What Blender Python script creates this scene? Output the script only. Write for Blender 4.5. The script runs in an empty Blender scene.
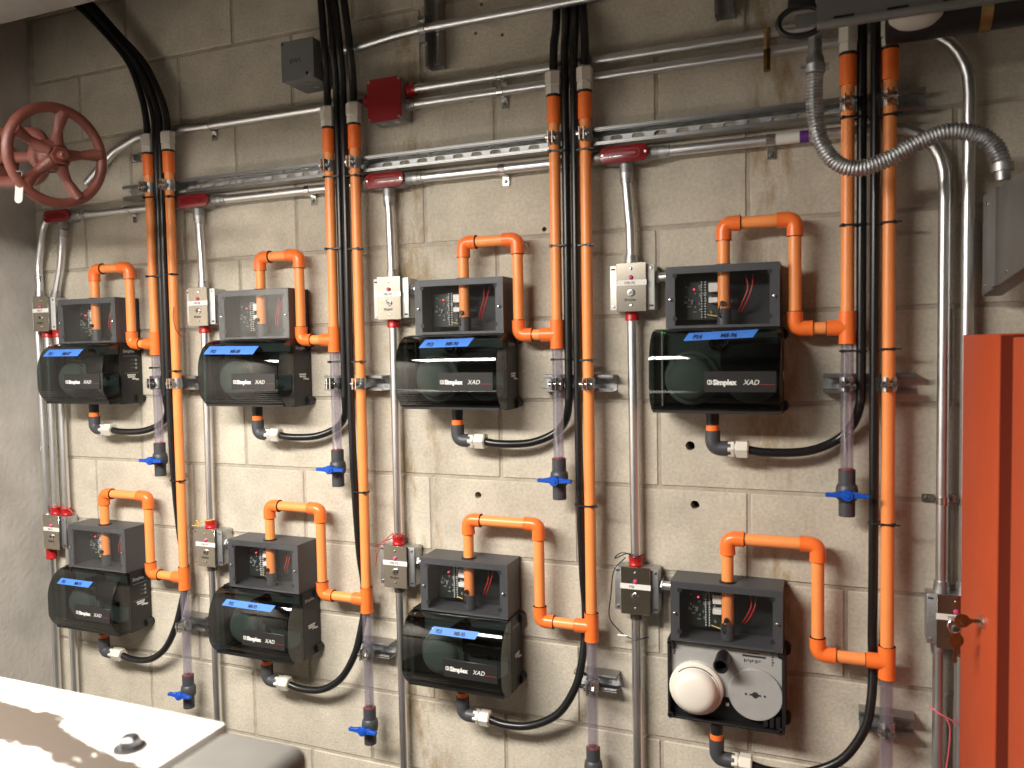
import bpy, bmesh, math, random
from mathutils import Vector, Matrix
random.seed(4)
PI = math.pi

# ---------------------------------------------------------------- camera, light, exposure
scene = bpy.context.scene
COL = scene.collection
cam_data = bpy.data.cameras.new('camera')
cam = bpy.data.objects.new('camera', cam_data); COL.objects.link(cam)
cam_data.sensor_fit = 'HORIZONTAL'; cam_data.sensor_width = 36.0
cam_data.lens = 36.0 * 788.1333 / 1024.0
cam_data.clip_start = 0.02; cam_data.clip_end = 50
RX = Vector((0.92803795, 0.37207357, -0.01751633))
RDN = Vector((0.00137522, -0.05044771, -0.99872576))
FWD = Vector((-0.37248312, 0.92683131, -0.04732907))
m = Matrix((RX, -RDN, -FWD)).transposed().to_4x4()
m.translation = Vector((1.7923919, -1.84841375, 1.66634045))
cam.matrix_world = m
cam_data.dof.use_dof = True
cam_data.dof.focus_distance = 2.3
cam_data.dof.aperture_fstop = 3.8
scene.camera = cam

world = bpy.data.worlds.new('world'); scene.world = world; world.use_nodes = True
world.node_tree.nodes['Background'].inputs[0].default_value = (1.0, 0.93, 0.85, 1)
world.node_tree.nodes['Background'].inputs[1].default_value = 0.12

LAMP_X, LAMP_Y, LAMP_Z, LAMP_L, LAMP_W = 0.34, -1.62, 2.29, 1.4, 0.40
ld = bpy.data.lights.new('ceiling_lamp_light', 'AREA'); ld.shape = 'RECTANGLE'
ld.size = LAMP_L; ld.size_y = LAMP_W; ld.energy = 144; ld.color = (1.0, 0.94, 0.85)
lo = bpy.data.objects.new('ceiling_lamp_light', ld); COL.objects.link(lo)
lo.location = (LAMP_X, LAMP_Y, LAMP_Z)

vs = scene.view_settings
vs.view_transform = 'Standard'; vs.look = 'None'; vs.gamma = 1.0; vs.use_curve_mapping = False
vs.exposure = 0.0

# ---------------------------------------------------------------- materials
MATS = {}
def mat(name, col, rough=0.5, metal=0.0, var=0.0, vscale=30.0, bump=0.0, bscale=80.0, spec=0.5, emit=0.0, coat=0.0, rvar=0.0):
    M = bpy.data.materials.new(name); M.use_nodes = True
    nt = M.node_tree; b = nt.nodes['Principled BSDF']
    b.inputs['Base Color'].default_value = (*col, 1); b.inputs['Roughness'].default_value = rough
    b.inputs['Metallic'].default_value = metal; b.inputs['Specular IOR Level'].default_value = spec
    b.inputs['Coat Weight'].default_value = coat
    if emit:
        b.inputs['Emission Color'].default_value = (*col, 1); b.inputs['Emission Strength'].default_value = emit
    if var or bump or rvar:
        g = nt.nodes.new('ShaderNodeNewGeometry')
        n = nt.nodes.new('ShaderNodeTexNoise'); n.inputs['Scale'].default_value = vscale; n.inputs['Detail'].default_value = 4
        nt.links.new(g.outputs['Position'], n.inputs['Vector'])
        if var:
            r = nt.nodes.new('ShaderNodeMapRange'); r.inputs[1].default_value = .3; r.inputs[2].default_value = .7
            r.inputs[3].default_value = 1 - var; r.inputs[4].default_value = 1 + var
            nt.links.new(n.outputs['Fac'], r.inputs[0])
            mx = nt.nodes.new('ShaderNodeVectorMath'); mx.operation = 'SCALE'; mx.inputs[0].default_value = col
            nt.links.new(r.outputs[0], mx.inputs['Scale']); nt.links.new(mx.outputs[0], b.inputs['Base Color'])
        if rvar:
            r = nt.nodes.new('ShaderNodeMapRange'); r.inputs[1].default_value = .3; r.inputs[2].default_value = .7
            r.inputs[3].default_value = rough - rvar; r.inputs[4].default_value = rough + rvar
            nt.links.new(n.outputs['Fac'], r.inputs[0]); nt.links.new(r.outputs[0], b.inputs['Roughness'])
        if bump:
            n2 = nt.nodes.new('ShaderNodeTexNoise'); n2.inputs['Scale'].default_value = bscale; n2.inputs['Detail'].default_value = 3
            nt.links.new(g.outputs['Position'], n2.inputs['Vector'])
            bp = nt.nodes.new('ShaderNodeBump'); bp.inputs['Strength'].default_value = bump; bp.inputs['Distance'].default_value = .004
            nt.links.new(n2.outputs['Fac'], bp.inputs['Height']); nt.links.new(bp.outputs[0], b.inputs['Normal'])
    MATS[name] = M; return M

def clear_mat(name, tint, gloss_rough, base_f, ior=1.5, haze=0.0, hazecol=(.5, .5, .5)):
    """clear plastic: tinted transparency under a Fresnel gloss, with a little milky haze"""
    M = bpy.data.materials.new(name); M.use_nodes = True; nt = M.node_tree; nt.nodes.clear()
    out = nt.nodes.new('ShaderNodeOutputMaterial'); tr = nt.nodes.new('ShaderNodeBsdfTransparent'); tr.inputs[0].default_value = (*tint, 1)
    gl = nt.nodes.new('ShaderNodeBsdfGlossy'); gl.inputs['Roughness'].default_value = gloss_rough; gl.inputs[0].default_value = (1, 1, 1, 1)
    fr = nt.nodes.new('ShaderNodeFresnel'); gg = nt.nodes.new('ShaderNodeNewGeometry')
    io = nt.nodes.new('ShaderNodeMath'); io.operation = 'MULTIPLY_ADD'; io.inputs[1].default_value = 1 / ior - ior; io.inputs[2].default_value = ior   # same reflectance from inside: the sheet does not refract
    nt.links.new(gg.outputs['Backfacing'], io.inputs[0]); nt.links.new(io.outputs[0], fr.inputs[0])
    ad = nt.nodes.new('ShaderNodeMath'); ad.operation = 'ADD'; ad.inputs[1].default_value = base_f; ad.use_clamp = True
    nt.links.new(fr.outputs[0], ad.inputs[0])
    mx = nt.nodes.new('ShaderNodeMixShader'); nt.links.new(ad.outputs[0], mx.inputs[0]); nt.links.new(gl.outputs[0], mx.inputs[2])
    src = tr.outputs[0]
    if haze:
        df = nt.nodes.new('ShaderNodeBsdfDiffuse'); df.inputs[0].default_value = (*hazecol, 1)
        m2 = nt.nodes.new('ShaderNodeMixShader'); m2.inputs[0].default_value = haze
        nt.links.new(tr.outputs[0], m2.inputs[1]); nt.links.new(df.outputs[0], m2.inputs[2]); src = m2.outputs[0]
    nt.links.new(src, mx.inputs[1]); nt.links.new(mx.outputs[0], out.inputs[0])
    MATS[name] = M; return M

def block_material():
    M = mat('concrete_block', (.53, .485, .405), .92, bump=.35, bscale=170, spec=.15)
    nt = M.node_tree; b = nt.nodes['Principled BSDF']; L = nt.links
    g = nt.nodes.new('ShaderNodeNewGeometry'); oi = nt.nodes.new('ShaderNodeObjectInfo')
    def noise(sc, det=5, vec=None, rough=.55):
        n = nt.nodes.new('ShaderNodeTexNoise'); n.inputs['Scale'].default_value = sc; n.inputs['Detail'].default_value = det; n.inputs['Roughness'].default_value = rough
        L.new(vec or g.outputs['Position'], n.inputs['Vector']); return n.outputs['Fac']
    def rng(src, a, bb, c, d):
        r = nt.nodes.new('ShaderNodeMapRange'); r.inputs[1].default_value = a; r.inputs[2].default_value = bb; r.inputs[3].default_value = c; r.inputs[4].default_value = d
        L.new(src, r.inputs[0]); return r.outputs[0]
    def mix(f, a, bcol):
        x = nt.nodes.new('ShaderNodeMix'); x.data_type = 'RGBA'; L.new(f, x.inputs[0]); L.new(a, x.inputs[6]); x.inputs[7].default_value = (*bcol, 1); return x.outputs[2]
    def mul(a, c):
        x = nt.nodes.new('ShaderNodeMath'); x.operation = 'MULTIPLY'; L.new(a, x.inputs[0]); L.new(c, x.inputs[1]); return x.outputs[0]
    rgb = nt.nodes.new('ShaderNodeRGB'); rgb.outputs[0].default_value = (.53, .485, .405, 1)
    f = mul(rng(noise(9), .3, .7, .84, 1.12), rng(noise(120, 3), .3, .7, .88, 1.09))
    f = mul(f, rng(oi.outputs['Random'], 0, 1, .93, 1.06))
    sc = nt.nodes.new('ShaderNodeVectorMath'); sc.operation = 'SCALE'; L.new(rgb.outputs[0], sc.inputs[0]); L.new(f, sc.inputs['Scale'])
    col = sc.outputs[0]
    # pores
    vo = nt.nodes.new('ShaderNodeTexVoronoi'); vo.inputs['Scale'].default_value = 120; L.new(g.outputs['Position'], vo.inputs['Vector'])
    pore = mul(rng(vo.outputs['Distance'], .10, .22, .55, 0), rng(noise(14), .45, .6, 0, 1))
    col = mix(pore, col, (.27, .235, .19))
    # brown water stains: streaks that run down the wall, in two bands
    sx = nt.nodes.new('ShaderNodeSeparateXYZ'); L.new(g.outputs['Position'], sx.inputs[0])
    def band(x0, w):
        s = nt.nodes.new('ShaderNodeMath'); s.operation = 'SUBTRACT'; L.new(sx.outputs[0], s.inputs[0]); s.inputs[1].default_value = x0
        a = nt.nodes.new('ShaderNodeMath'); a.operation = 'ABSOLUTE'; L.new(s.outputs[0], a.inputs[0]); return rng(a.outputs[0], w * .2, w, 1, 0)
    st = nt.nodes.new('ShaderNodeMapping'); st.inputs['Scale'].default_value = (16, 1, 5.0); L.new(g.outputs['Position'], st.inputs[0])
    streak = rng(noise(1.0, 6, st.outputs[0], .65), .48, .64, 0, .85)
    for x0, w in ((.77, .13), (1.68, .09)):
        col = mix(mul(streak, band(x0, w)), col, (.26, .175, .08))
    blot = rng(noise(3.4, 8, rough=.7), .60, .78, 0, .4)
    col = mix(blot, col, (.30, .24, .165))
    L.new(col, b.inputs['Base Color'])
    return M
block_material()
mat('mortar', (.40, .36, .30), .95, var=.15, vscale=25, bump=.6, bscale=160, spec=.1)
mat('left_concrete', (.46, .435, .40), .9, var=.14, vscale=7, bump=.4, bscale=60, spec=.15)
mat('slab_concrete', (.30, .28, .26), .9, var=.15, vscale=9, bump=.4, bscale=50, spec=.15)
mat('floor_paint', (.055, .047, .04), .6, var=.1, vscale=4)
mat('far_wall', (.10, .09, .075), .9, var=.08, vscale=3)
mat('room_wall', (.34, .31, .27), .9, var=.08, vscale=3)
mat('orange_pipe', (.90, .305, .088), .36, var=.04, vscale=20)
mat('orange_fitting', (.90, .185, .034), .30, var=.03, vscale=30)
mat('seam_black', (.02, .015, .012), .5)
mat('black_hose', (.010, .010, .011), .30, var=.2, vscale=60)
mat('black_plastic', (.011, .011, .012), .42)
mat('black_gloss', (.008, .009, .009), .18)
mat('grey_pvc', (.050, .052, .060), .45)
mat('white_plastic', (.66, .63, .56), .42)
mat('blue_plastic', (.006, .075, .46), .38)
mat('enclosure_grey', (.062, .064, .072), .45, var=.05, vscale=60)
mat('enclosure_inside', (.012, .012, .014), .6)
mat('strut_steel', (.42, .425, .43), .32, 1.0)
mat('emt_steel', (.76, .77, .79), .35, 1.0, rvar=.03, vscale=12, var=.04)
mat('zinc_light', (.66, .66, .64), .45, .35, var=.05, vscale=40)
mat('galvanized', (.50, .51, .52), .46, 1.0, var=.2, vscale=70, rvar=.1)
mat('dark_steel', (.20, .20, .205), .42, 1.0, var=.15, vscale=40)
mat('cast_zinc', (.34, .345, .35), .5, .8, var=.1, vscale=40, bump=.2, bscale=200)
mat('stainless', (.60, .55, .47), .20, 1.0, var=.04, vscale=120)
mat('bright_steel', (.75, .75, .74), .2, 1.0)
mat('red_cover', (.21, .006, .010), .28, coat=.3)
mat('red_fitting', (.42, .012, .014), .32)
mat('valve_red', (.105, .028, .019), .48, var=.14, vscale=30, bump=.25, bscale=120)
mat('cabinet_red', (.46, .068, .019), .52, var=.04, vscale=12)
mat('cabinet_groove', (.11, .012, .004), .7, spec=.15)  # dark red standing in for shade in the door gap, reused on the plinth
mat('grey_sheet', (.16, .155, .145), .45, .3, var=.10, vscale=12)
mat('box_grey', (.155, .16, .165), .45, .2, var=.06, vscale=30)
mat('label_white', (.72, .71, .68), .5)
mat('print_dark', (.02, .02, .022), .6)
mat('print_ink', (.004, .006, .03), .6)
mat('print_white', (.72, .72, .70), .5)
mat('print_grey', (.30, .30, .30), .5)
mat('print_red', (.30, .02, .02), .5)
mat('tape_blue', (.055, .20, .68), .6, var=.06, vscale=60)
mat('plate_dark', (.018, .018, .019), .32)
mat('tray_face', (.33, .33, .325), .5, var=.04, vscale=40)
mat('sensor_white', (.74, .70, .63), .45)
mat('board_green', (.012, .020, .016), .5, var=.4, vscale=260)
mat('chip_grey', (.22, .22, .21), .5)
mat('wire_red', (.48, .03, .02), .45)
mat('wire_yellow', (.70, .46, .06), .5)
mat('wire_black', (.012, .012, .012), .45)
mat('string_pink', (.62, .10, .14), .6)
mat('led_red', (1.0, .05, .10), .3, emit=2.2)
mat('led_green', (.08, 1.0, .12), .3, emit=2.5)
mat('jewel_pink', (.62, .07, .20), .25)
mat('brass', (.50, .36, .16), .35, 1.0, var=.2, vscale=60)
mat('key_brass', (.20, .12, .045), .35, .9, var=.2, vscale=80)
mat('tag_white', (.20, .195, .185), .5)
mat('globe_white', (.62, .60, .56), .5)
mat('void_black', (.004, .004, .004), .9)
mat('purple_print', (.10, .02, .22), .5)
mat('lamp_white', (.75, .74, .70), .5)
clear_mat('clear_pvc', (.88, .87, .91), .08, .03, haze=.09, hazecol=(.5, .47, .53))
clear_mat('clear_window', (.96, .965, .97), .04, .0, ior=1.45, haze=.004, hazecol=(.5, .5, .52))
clear_mat('smoked_cover', (.185, .23, .225), .05, .015)

def paint_peel():
    """white paint flaking off brownish primer on the near beam"""
    M = mat('peeling_white_paint', (.8, .78, .75), .45); nt = M.node_tree; L = nt.links; b = nt.nodes['Principled BSDF']
    g = nt.nodes.new('ShaderNodeNewGeometry')
    mp = nt.nodes.new('ShaderNodeMapping'); mp.inputs['Scale'].default_value = (5, 13, 9); mp.inputs['Rotation'].default_value = (0, 0, -.25); L.new(g.outputs['Position'], mp.inputs[0])
    n = nt.nodes.new('ShaderNodeTexNoise'); n.inputs['Scale'].default_value = 1.0; n.inputs['Detail'].default_value = 9; n.inputs['Roughness'].default_value = .62
    L.new(mp.outputs[0], n.inputs['Vector'])
    r = nt.nodes.new('ShaderNodeMapRange'); r.inputs[1].default_value = .545; r.inputs[2].default_value = .575; sx = nt.nodes.new('ShaderNodeSeparateXYZ'); L.new(g.outputs['Position'], sx.inputs[0])
    ln = nt.nodes.new('ShaderNodeMath'); ln.operation = 'MULTIPLY_ADD'; L.new(sx.outputs[0], ln.inputs[0]); ln.inputs[1].default_value = .16; L.new(sx.outputs[1], ln.inputs[2])
    of = nt.nodes.new('ShaderNodeMath'); of.operation = 'ADD'; L.new(ln.outputs[0], of.inputs[0]); of.inputs[1].default_value = 1.105
    ab = nt.nodes.new('ShaderNodeMath'); ab.operation = 'ABSOLUTE'; L.new(of.outputs[0], ab.inputs[0])
    bd = nt.nodes.new('ShaderNodeMapRange'); bd.inputs[1].default_value = .012; bd.inputs[2].default_value = .035; bd.inputs[3].default_value = .16; bd.inputs[4].default_value = -.06; L.new(ab.outputs[0], bd.inputs[0])
    sm = nt.nodes.new('ShaderNodeMath'); sm.operation = 'ADD'; L.new(n.outputs['Fac'], sm.inputs[0]); L.new(bd.outputs[0], sm.inputs[1])
    L.new(sm.outputs[0], r.inputs[0])
    x = nt.nodes.new('ShaderNodeMix'); x.data_type = 'RGBA'; L.new(r.outputs[0], x.inputs[0])
    x.inputs[6].default_value = (.82, .80, .77, 1); x.inputs[7].default_value = (.075, .060, .048, 1)
    L.new(x.outputs[2], b.inputs['Base Color'])
    bp = nt.nodes.new('ShaderNodeBump'); bp.invert = True; bp.inputs['Strength'].default_value = .4; bp.inputs['Distance'].default_value = .003
    L.new(r.outputs[0], bp.inputs['Height']); L.new(bp.outputs[0], b.inputs['Normal'])
paint_peel()

# ---------------------------------------------------------------- mesh helpers
def orth(d):
    d = d.normalized(); a = Vector((0, 0, 1)) if abs(d.z) < .9 else Vector((1, 0, 0))
    u = a.cross(d).normalized(); return u, d.cross(u)

class MB:
    def __init__(s): s.v = []; s.f = []
    def add(s, vs_, fs):
        o = len(s.v); s.v += [Vector(p) for p in vs_]; s.f += [[i + o for i in f] for f in fs]; return s
    def box(s, x0, x1, y0, y1, z0, z1):
        return s.add([(x0, y0, z0), (x1, y0, z0), (x1, y1, z0), (x0, y1, z0), (x0, y0, z1), (x1, y0, z1), (x1, y1, z1), (x0, y1, z1)],
                     [(3, 2, 1, 0), (4, 5, 6, 7), (0, 1, 5, 4), (1, 2, 6, 5), (2, 3, 7, 6), (3, 0, 4, 7)])
    def rev(s, p0, axis, prof, seg=16, caps=True, phase=0.0):
        """surface of revolution: prof = [(distance along axis, radius)]"""
        p0 = Vector(p0); ax = Vector(axis).normalized(); u, w = orth(ax); vs_ = []; fs = []
        for t, r in prof:
            for k in range(seg):
                a = 2 * PI * k / seg + phase; vs_.append(p0 + ax * t + (u * math.cos(a) + w * math.sin(a)) * r)
        for i in range(len(prof) - 1):
            for k in range(seg):
                a, b_ = i * seg + k, i * seg + (k + 1) % seg; fs.append((a, b_, b_ + seg, a + seg))
        if caps:
            fs.append(tuple(range(seg - 1, -1, -1))); n = (len(prof) - 1) * seg; fs.append(tuple(range(n, n + seg)))
        return s.add(vs_, fs)
    def cyl(s, p0, p1, r, seg=16, r1=None, caps=True, phase=0.0):
        d = Vector(p1) - Vector(p0); return s.rev(p0, d, [(0, r), (d.length, r if r1 is None else r1)], seg, caps, phase)
    def ring(s, p0, p1, ro, ri, seg=16):
        d = Vector(p1) - Vector(p0); l = d.length
        return s.rev(p0, d, [(0, ri), (0, ro), (l, ro), (l, ri), (0, ri)], seg, False)
    def tube(s, path, r, seg=10, closed=False, radii=None, caps=True):
        P = [Vector(p) for p in path]; n = len(P); T = []
        for i in range(n):
            a = P[i - 1] if (closed or i > 0) else P[i]; b_ = P[(i + 1) % n] if (closed or i < n - 1) else P[i]
            T.append((b_ - a).normalized())
        u, w = orth(T[0]); vs_ = []; fs = []
        for i in range(n):
            if i:
                u = (u - T[i] * u.dot(T[i])); u = u.normalized() if u.length > 1e-6 else orth(T[i])[0]
                w = T[i].cross(u)
            rr = radii[i] if radii else r
            for k in range(seg):
                a = 2 * PI * k / seg; vs_.append(P[i] + (u * math.cos(a) + w * math.sin(a)) * rr)
        m_ = n if closed else n - 1
        for i in range(m_):
            j = (i + 1) % n
            for k in range(seg):
                fs.append((i * seg + k, i * seg + (k + 1) % seg, j * seg + (k + 1) % seg, j * seg + k))
        if not closed and caps:
            fs.append(tuple(range(seg - 1, -1, -1))); fs.append(tuple(range((n - 1) * seg, n * seg)))
        return s.add(vs_, fs)
    def prism(s, poly, f0, f1):
        """poly: 2-D points; f0, f1 map a point to the two end faces"""
        n = len(poly); vs_ = [f0(*p) for p in poly] + [f1(*p) for p in poly]
        return s.add(vs_, [tuple(range(n - 1, -1, -1)), tuple(range(n, 2 * n))] + [(i, (i + 1) % n, n + (i + 1) % n, n + i) for i in range(n)])
    def build(s, name, material, parent=None, bevel=0.0, bseg=2, smooth=40, label=None):
        org = Vector((0, 0, 0)); p = parent
        while p is not None: org += Vector(p.location); p = p.parent
        me = bpy.data.meshes.new(name); me.from_pydata([tuple(v - org) for v in s.v], [], s.f)
        bm = bmesh.new(); bm.from_mesh(me)
        bmesh.ops.recalc_face_normals(bm, faces=bm.faces)
        if bevel:
            es = [e for e in bm.edges if len(e.link_faces) == 2 and e.calc_face_angle(0) > .6]
            bmesh.ops.bevel(bm, geom=es, offset=bevel, segments=bseg, profile=.5, affect='EDGES', clamp_overlap=True)
        bm.to_mesh(me); bm.free()
        if smooth:
            me.polygons.foreach_set('use_smooth', [True] * len(me.polygons)); me.set_sharp_from_angle(angle=math.radians(smooth))
        me.materials.append(MATS[material])
        o = bpy.data.objects.new(name, me); COL.objects.link(o); o.parent = parent
        if label: o['label'] = label
        return o

def fillet(path, rad, n=6):
    P = [Vector(p) for p in path]; out = [P[0]]
    for i in range(1, len(P) - 1):
        a = (P[i - 1] - P[i]); b_ = (P[i + 1] - P[i]); la, lb = a.length, b_.length; a.normalize(); b_.normalize()
        ang = a.angle(b_); t = min(rad / math.tan(ang / 2), la * .49, lb * .49)
        p0, p1 = P[i] + a * t, P[i] + b_ * t
        for k in range(n + 1):
            q = k / n; out.append((p0 * (1 - q) + P[i] * q) * (1 - q) + (P[i] * (1 - q) + p1 * q) * q)
    out.append(P[-1]); return out

def spline(pts, n=8):
    P = [Vector(p) for p in pts]; P = [P[0] * 2 - P[1]] + P + [P[-1] * 2 - P[-2]]; out = []
    for i in range(1, len(P) - 2):
        a, b_, c, d = P[i - 1:i + 3]
        for k in range(n):
            t = k / n
            out.append(.5 * ((2 * b_) + (c - a) * t + (2 * a - 5 * b_ + 4 * c - d) * t * t + (3 * b_ - a - 3 * c + d) * t ** 3))
    out.append(P[-2]); return out

def thing(name, loc, label, cat, group=None):
    o = bpy.data.objects.new(name, None); COL.objects.link(o); o.empty_display_size = .03
    o.location = loc; o['label'] = label; o['category'] = cat
    if group: o['group'] = group
    return o
def tag(o, label, cat, group=None):
    o['label'] = label; o['category'] = cat
    if group: o['group'] = group
    return o
def struct(o): o['kind'] = 'structure'; return o

def text(name, s, size, x, z, d, material, parent, bold=0.0, slant=0.0, tilt=0.0, xscale=1.0, roll=0.0, mapf=None):
    """flat print on a face that looks to -Y: lower left corner at (x, -d, z)"""
    cu = bpy.data.curves.new(name, 'FONT'); cu.body = s; cu.size = size; cu.shear = slant; cu.offset = bold; cu.extrude = .0002; cu.resolution_u = 2
    tmp = bpy.data.objects.new('tmp_text', cu); me = bpy.data.meshes.new_from_object(tmp)
    bpy.data.objects.remove(tmp); bpy.data.curves.remove(cu); me.name = name
    org = Vector((0, 0, 0)); p = parent
    while p is not None: org += Vector(p.location); p = p.parent
    cr, sr = math.cos(roll), math.sin(roll); ct, st = math.cos(tilt), math.sin(tilt)
    for v in me.vertices:
        a, b_, c = v.co.x * xscale, v.co.y, v.co.z
        a, b_ = a * cr - b_ * sr, a * sr + b_ * cr
        q = mapf(a, b_, c) if mapf else Vector((x + a, -d - c + b_ * st, z + b_ * ct))
        v.co = Vector(q) - org
    me.materials.append(MATS[material]); o = bpy.data.objects.new(name, me); COL.objects.link(o); o.parent = parent
    return o

ORD = ['first', 'second', 'third', 'fourth']
ROW = ['upper', 'lower']
# ---------------------------------------------------------------- measured layout (metres; wall face y = 0, +x right, camera side is -y)
XL = [-0.072, 0.560, 1.191, 1.829]            # left riser of each pipe column
XR = [0.005, 0.640, 1.267, 1.907]             # right riser
UC = [[-0.312, 0.320, 0.946, 1.577], [-0.311, 0.325, 0.944, 1.582]]   # detector centres, upper and lower row
SC = [[-0.549, 0.097, 0.733, 1.372], [-0.545, 0.093, 0.732, 1.375]]   # key switch centres
SZ = [1.798, 1.091]
BZ = [(1.700, 1.836), (0.997, 1.133)]         # interface boxes
DZ = [(1.514, 1.698), (0.812, 0.996)]         # detectors
PD = 0.057                                    # pipe axis depth off the wall
PR, FR = 0.0133, 0.0168
LW = -0.635                                   # left wall plane

# ---------------------------------------------------------------- structure: room
BW, BH, JT = 0.4064, 0.2032, 0.009
CEIL = 2.75 + BH * 2
back = struct(MB().box(LW - .2, 3.0, .0035, .2, 0, CEIL).build('wall_back', 'mortar', smooth=0))
HOLES = [(1.494, 1.428, .011), (1.504, 1.290, .0105), (0.949, 1.283, .009), (0.952, 1.416, .009), (1.142, 1.954, .006), (0.985, 2.487 + .037, .0045), (1.04, 2.44, .004), (.967, 2.456, .004)]
def drill(o, hs):
    cb = MB()
    for hx, hz, hr in hs:
        n = 12; P = [(math.cos(2 * PI * q / n) * hr * random.uniform(.92, 1.08), math.sin(2 * PI * q / n) * hr * random.uniform(.92, 1.08)) for q in range(n)]
        cb.prism(P, lambda a, b_: (hx + a, -.02, hz + b_), lambda a, b_: (hx + a, .12, hz + b_))
    cut = cb.build('cutter', 'void_black', smooth=0)
    md = o.modifiers.new('hole', 'BOOLEAN'); md.operation = 'DIFFERENCE'; md.object = cut; md.solver = 'EXACT'
    bpy.context.view_layer.update(); dg = bpy.context.evaluated_depsgraph_get()
    nm = bpy.data.meshes.new_from_object(o.evaluated_get(dg)); o.modifiers.clear(); o.data = nm
    bpy.data.objects.remove(cut)
drill(back, HOLES)
block_cache = {}
def block_mesh(w, h):
    key = (round(w, 4), round(h, 4))
    if key not in block_cache:
        o = MB().box(-w / 2, w / 2, 0, .05, -h / 2, h / 2).build('block', 'concrete_block', bevel=.0022, bseg=1, smooth=0)
        block_cache[key] = o.data; bpy.data.objects.remove(o)
    return block_cache[key]
for k in range(-2, 14):
    z1 = 2.75 - k * BH; z0 = max(z1 - BH, 0.0)
    if z0 <= 0 and z1 - z0 < .03: continue
    off = 0.0 if k % 2 else BW / 2
    j = -3
    while True:
        x0, x1 = off + j * BW, off + (j + 1) * BW; j += 1
        if x0 >= 3.0: break
        x0, x1 = max(x0, LW), min(x1, 3.0)
        if x1 - x0 < .03: continue
        cx, cz = (x0 + x1) / 2, (z0 + z1) / 2
        me = block_mesh(x1 - x0 - JT, z1 - z0 - JT)
        hs = [h for h in HOLES if x0 < h[0] < x1 and z0 < h[1] < z1]
        o = bpy.data.objects.new('block', me); COL.objects.link(o); o.parent = back
        o.location = (cx, random.uniform(-.0006, .0006), cz)
        if hs:
            o.data = me.copy(); drill(o, hs)
struct(MB().box(LW - .25, 3.2, -4.2, .2, -.1, 0).build('floor', 'floor_paint', smooth=0))
struct(MB().box(LW - .25, 3.2, -4.2, .2, CEIL, CEIL + .12).build('ceiling', 'slab_concrete', smooth=0))
wl = MB(); ny, nz = 26, 40
for i in range(ny + 1):
    for q in range(nz + 1):
        y = .0034 - 1.25 * i / ny; z = CEIL * q / nz
        wl.v.append(Vector((LW + (.006 * math.sin(q * 1.7 + i * .6) * math.sin(i * 1.3) if i else 0) * .7, y, z)))
for i in range(ny):
    for q in range(nz):
        a = i * (nz + 1) + q; wl.f.append([a, a + 1, a + nz + 2, a + nz + 1])
wl.box(LW - .2, LW - .012, -4.1, .2, 0, CEIL); wl.box(LW - .1, LW, -4.1, -1.2466, 0, CEIL)
struct(wl.build('wall_left', 'left_concrete', smooth=60))
struct(MB().box(3.0, 3.1, -4.1, .2, 0, CEIL).build('wall_right', 'room_wall', smooth=0))
struct(MB().box(LW, 3.0, -4.2, -4.1, 0, CEIL).build('wall_front', 'far_wall', smooth=0))
# concrete beam crossing the top left corner
MBb = MB().box(LW, 0.62, -.62, -.35, 2.551, CEIL)
struct(MBb.build('trim_1', 'slab_concrete', bevel=.008, smooth=30))['label'] = 'concrete ceiling beam crossing the top left corner'

# ---------------------------------------------------------------- ceiling lamp (out of view, lights the room)
t = thing('ceiling_lamp', (LAMP_X, LAMP_Y, LAMP_Z), 'long white fluorescent lamp hung from the ceiling', 'lamp')
MB().box(LAMP_X - LAMP_L / 2 - .02, LAMP_X + LAMP_L / 2 + .02, LAMP_Y - LAMP_W / 2 - .02, LAMP_Y + LAMP_W / 2 + .02, LAMP_Z + .008, LAMP_Z + .07).build('lamp_housing', 'lamp_white', t, bevel=.004)
for sx in (-.5, .5): MB().cyl((LAMP_X + sx, LAMP_Y, LAMP_Z + .065), (LAMP_X + sx, LAMP_Y, CEIL), .006, 8).build('hanger_rod', 'galvanized', t)

# ---------------------------------------------------------------- air sampling detectors
COVER = [(.076, 0), (.112, .001), (.124, .006)]
for q in range(6):
    z = .010 + q * .0058; b0 = [.1285, .1345, .139, .1425, .1453, .1475][q]
    COVER += [(b0, z), (b0 + .0013, z + .0022), (b0 + .0011, z + .0042)]
COVER += [(.1492, .048), (.1500, .056), (.1500, .0985)]
for q in range(1, 12): a = math.radians(3 * q); COVER.append((.150 - .109 * (1 - math.cos(a)), .0994 + .109 * math.sin(a)))
for q in range(1, 9): a = math.radians(33 + 5.2 * q); COVER.append((.1324 - .056 * (math.cos(math.radians(33)) - math.cos(a)), .1588 + .056 * (math.sin(a) - math.sin(math.radians(33)))))
COVER += [(.090, .1832), (.076, .184)]
TAPES = [['PS1 M8-87', 'PS2 M8-88', 'PS3 M8-90', 'PS4 M8-96'], ['PS1 M8-91', 'PS2 M8-93', 'PS3 M8-95', None]]
EXTRA = [['in the corner by the concrete wall', 'with three white marks on its side', 'with a bright stripe of light across it', 'with green indicator lights at its corner'],
         ['in the corner by the concrete wall', 'left of the third key switch', 'left of the open detector', '']]
TW = [[(-.125, .022, .147, .168, 0), (-.128, .043, .146, .168, -.002), (-.081, .050, .153, .173, .002), (-.070, .074, .158, .175, .005)], [(-.110, .024, .146, .162, 0), (-.100, .068, .147, .163, -.001), (-.068, .058, .146, .162, 0), None]]

def prof_pt(zr):
    """front depth of the cover and slope at height zr"""
    for (d0, a), (d1, b_) in zip(COVER, COVER[1:]):
        if a <= zr <= b_ and b_ > a: return d0 + (d1 - d0) * (zr - a) / (b_ - a)
    return .15

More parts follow.
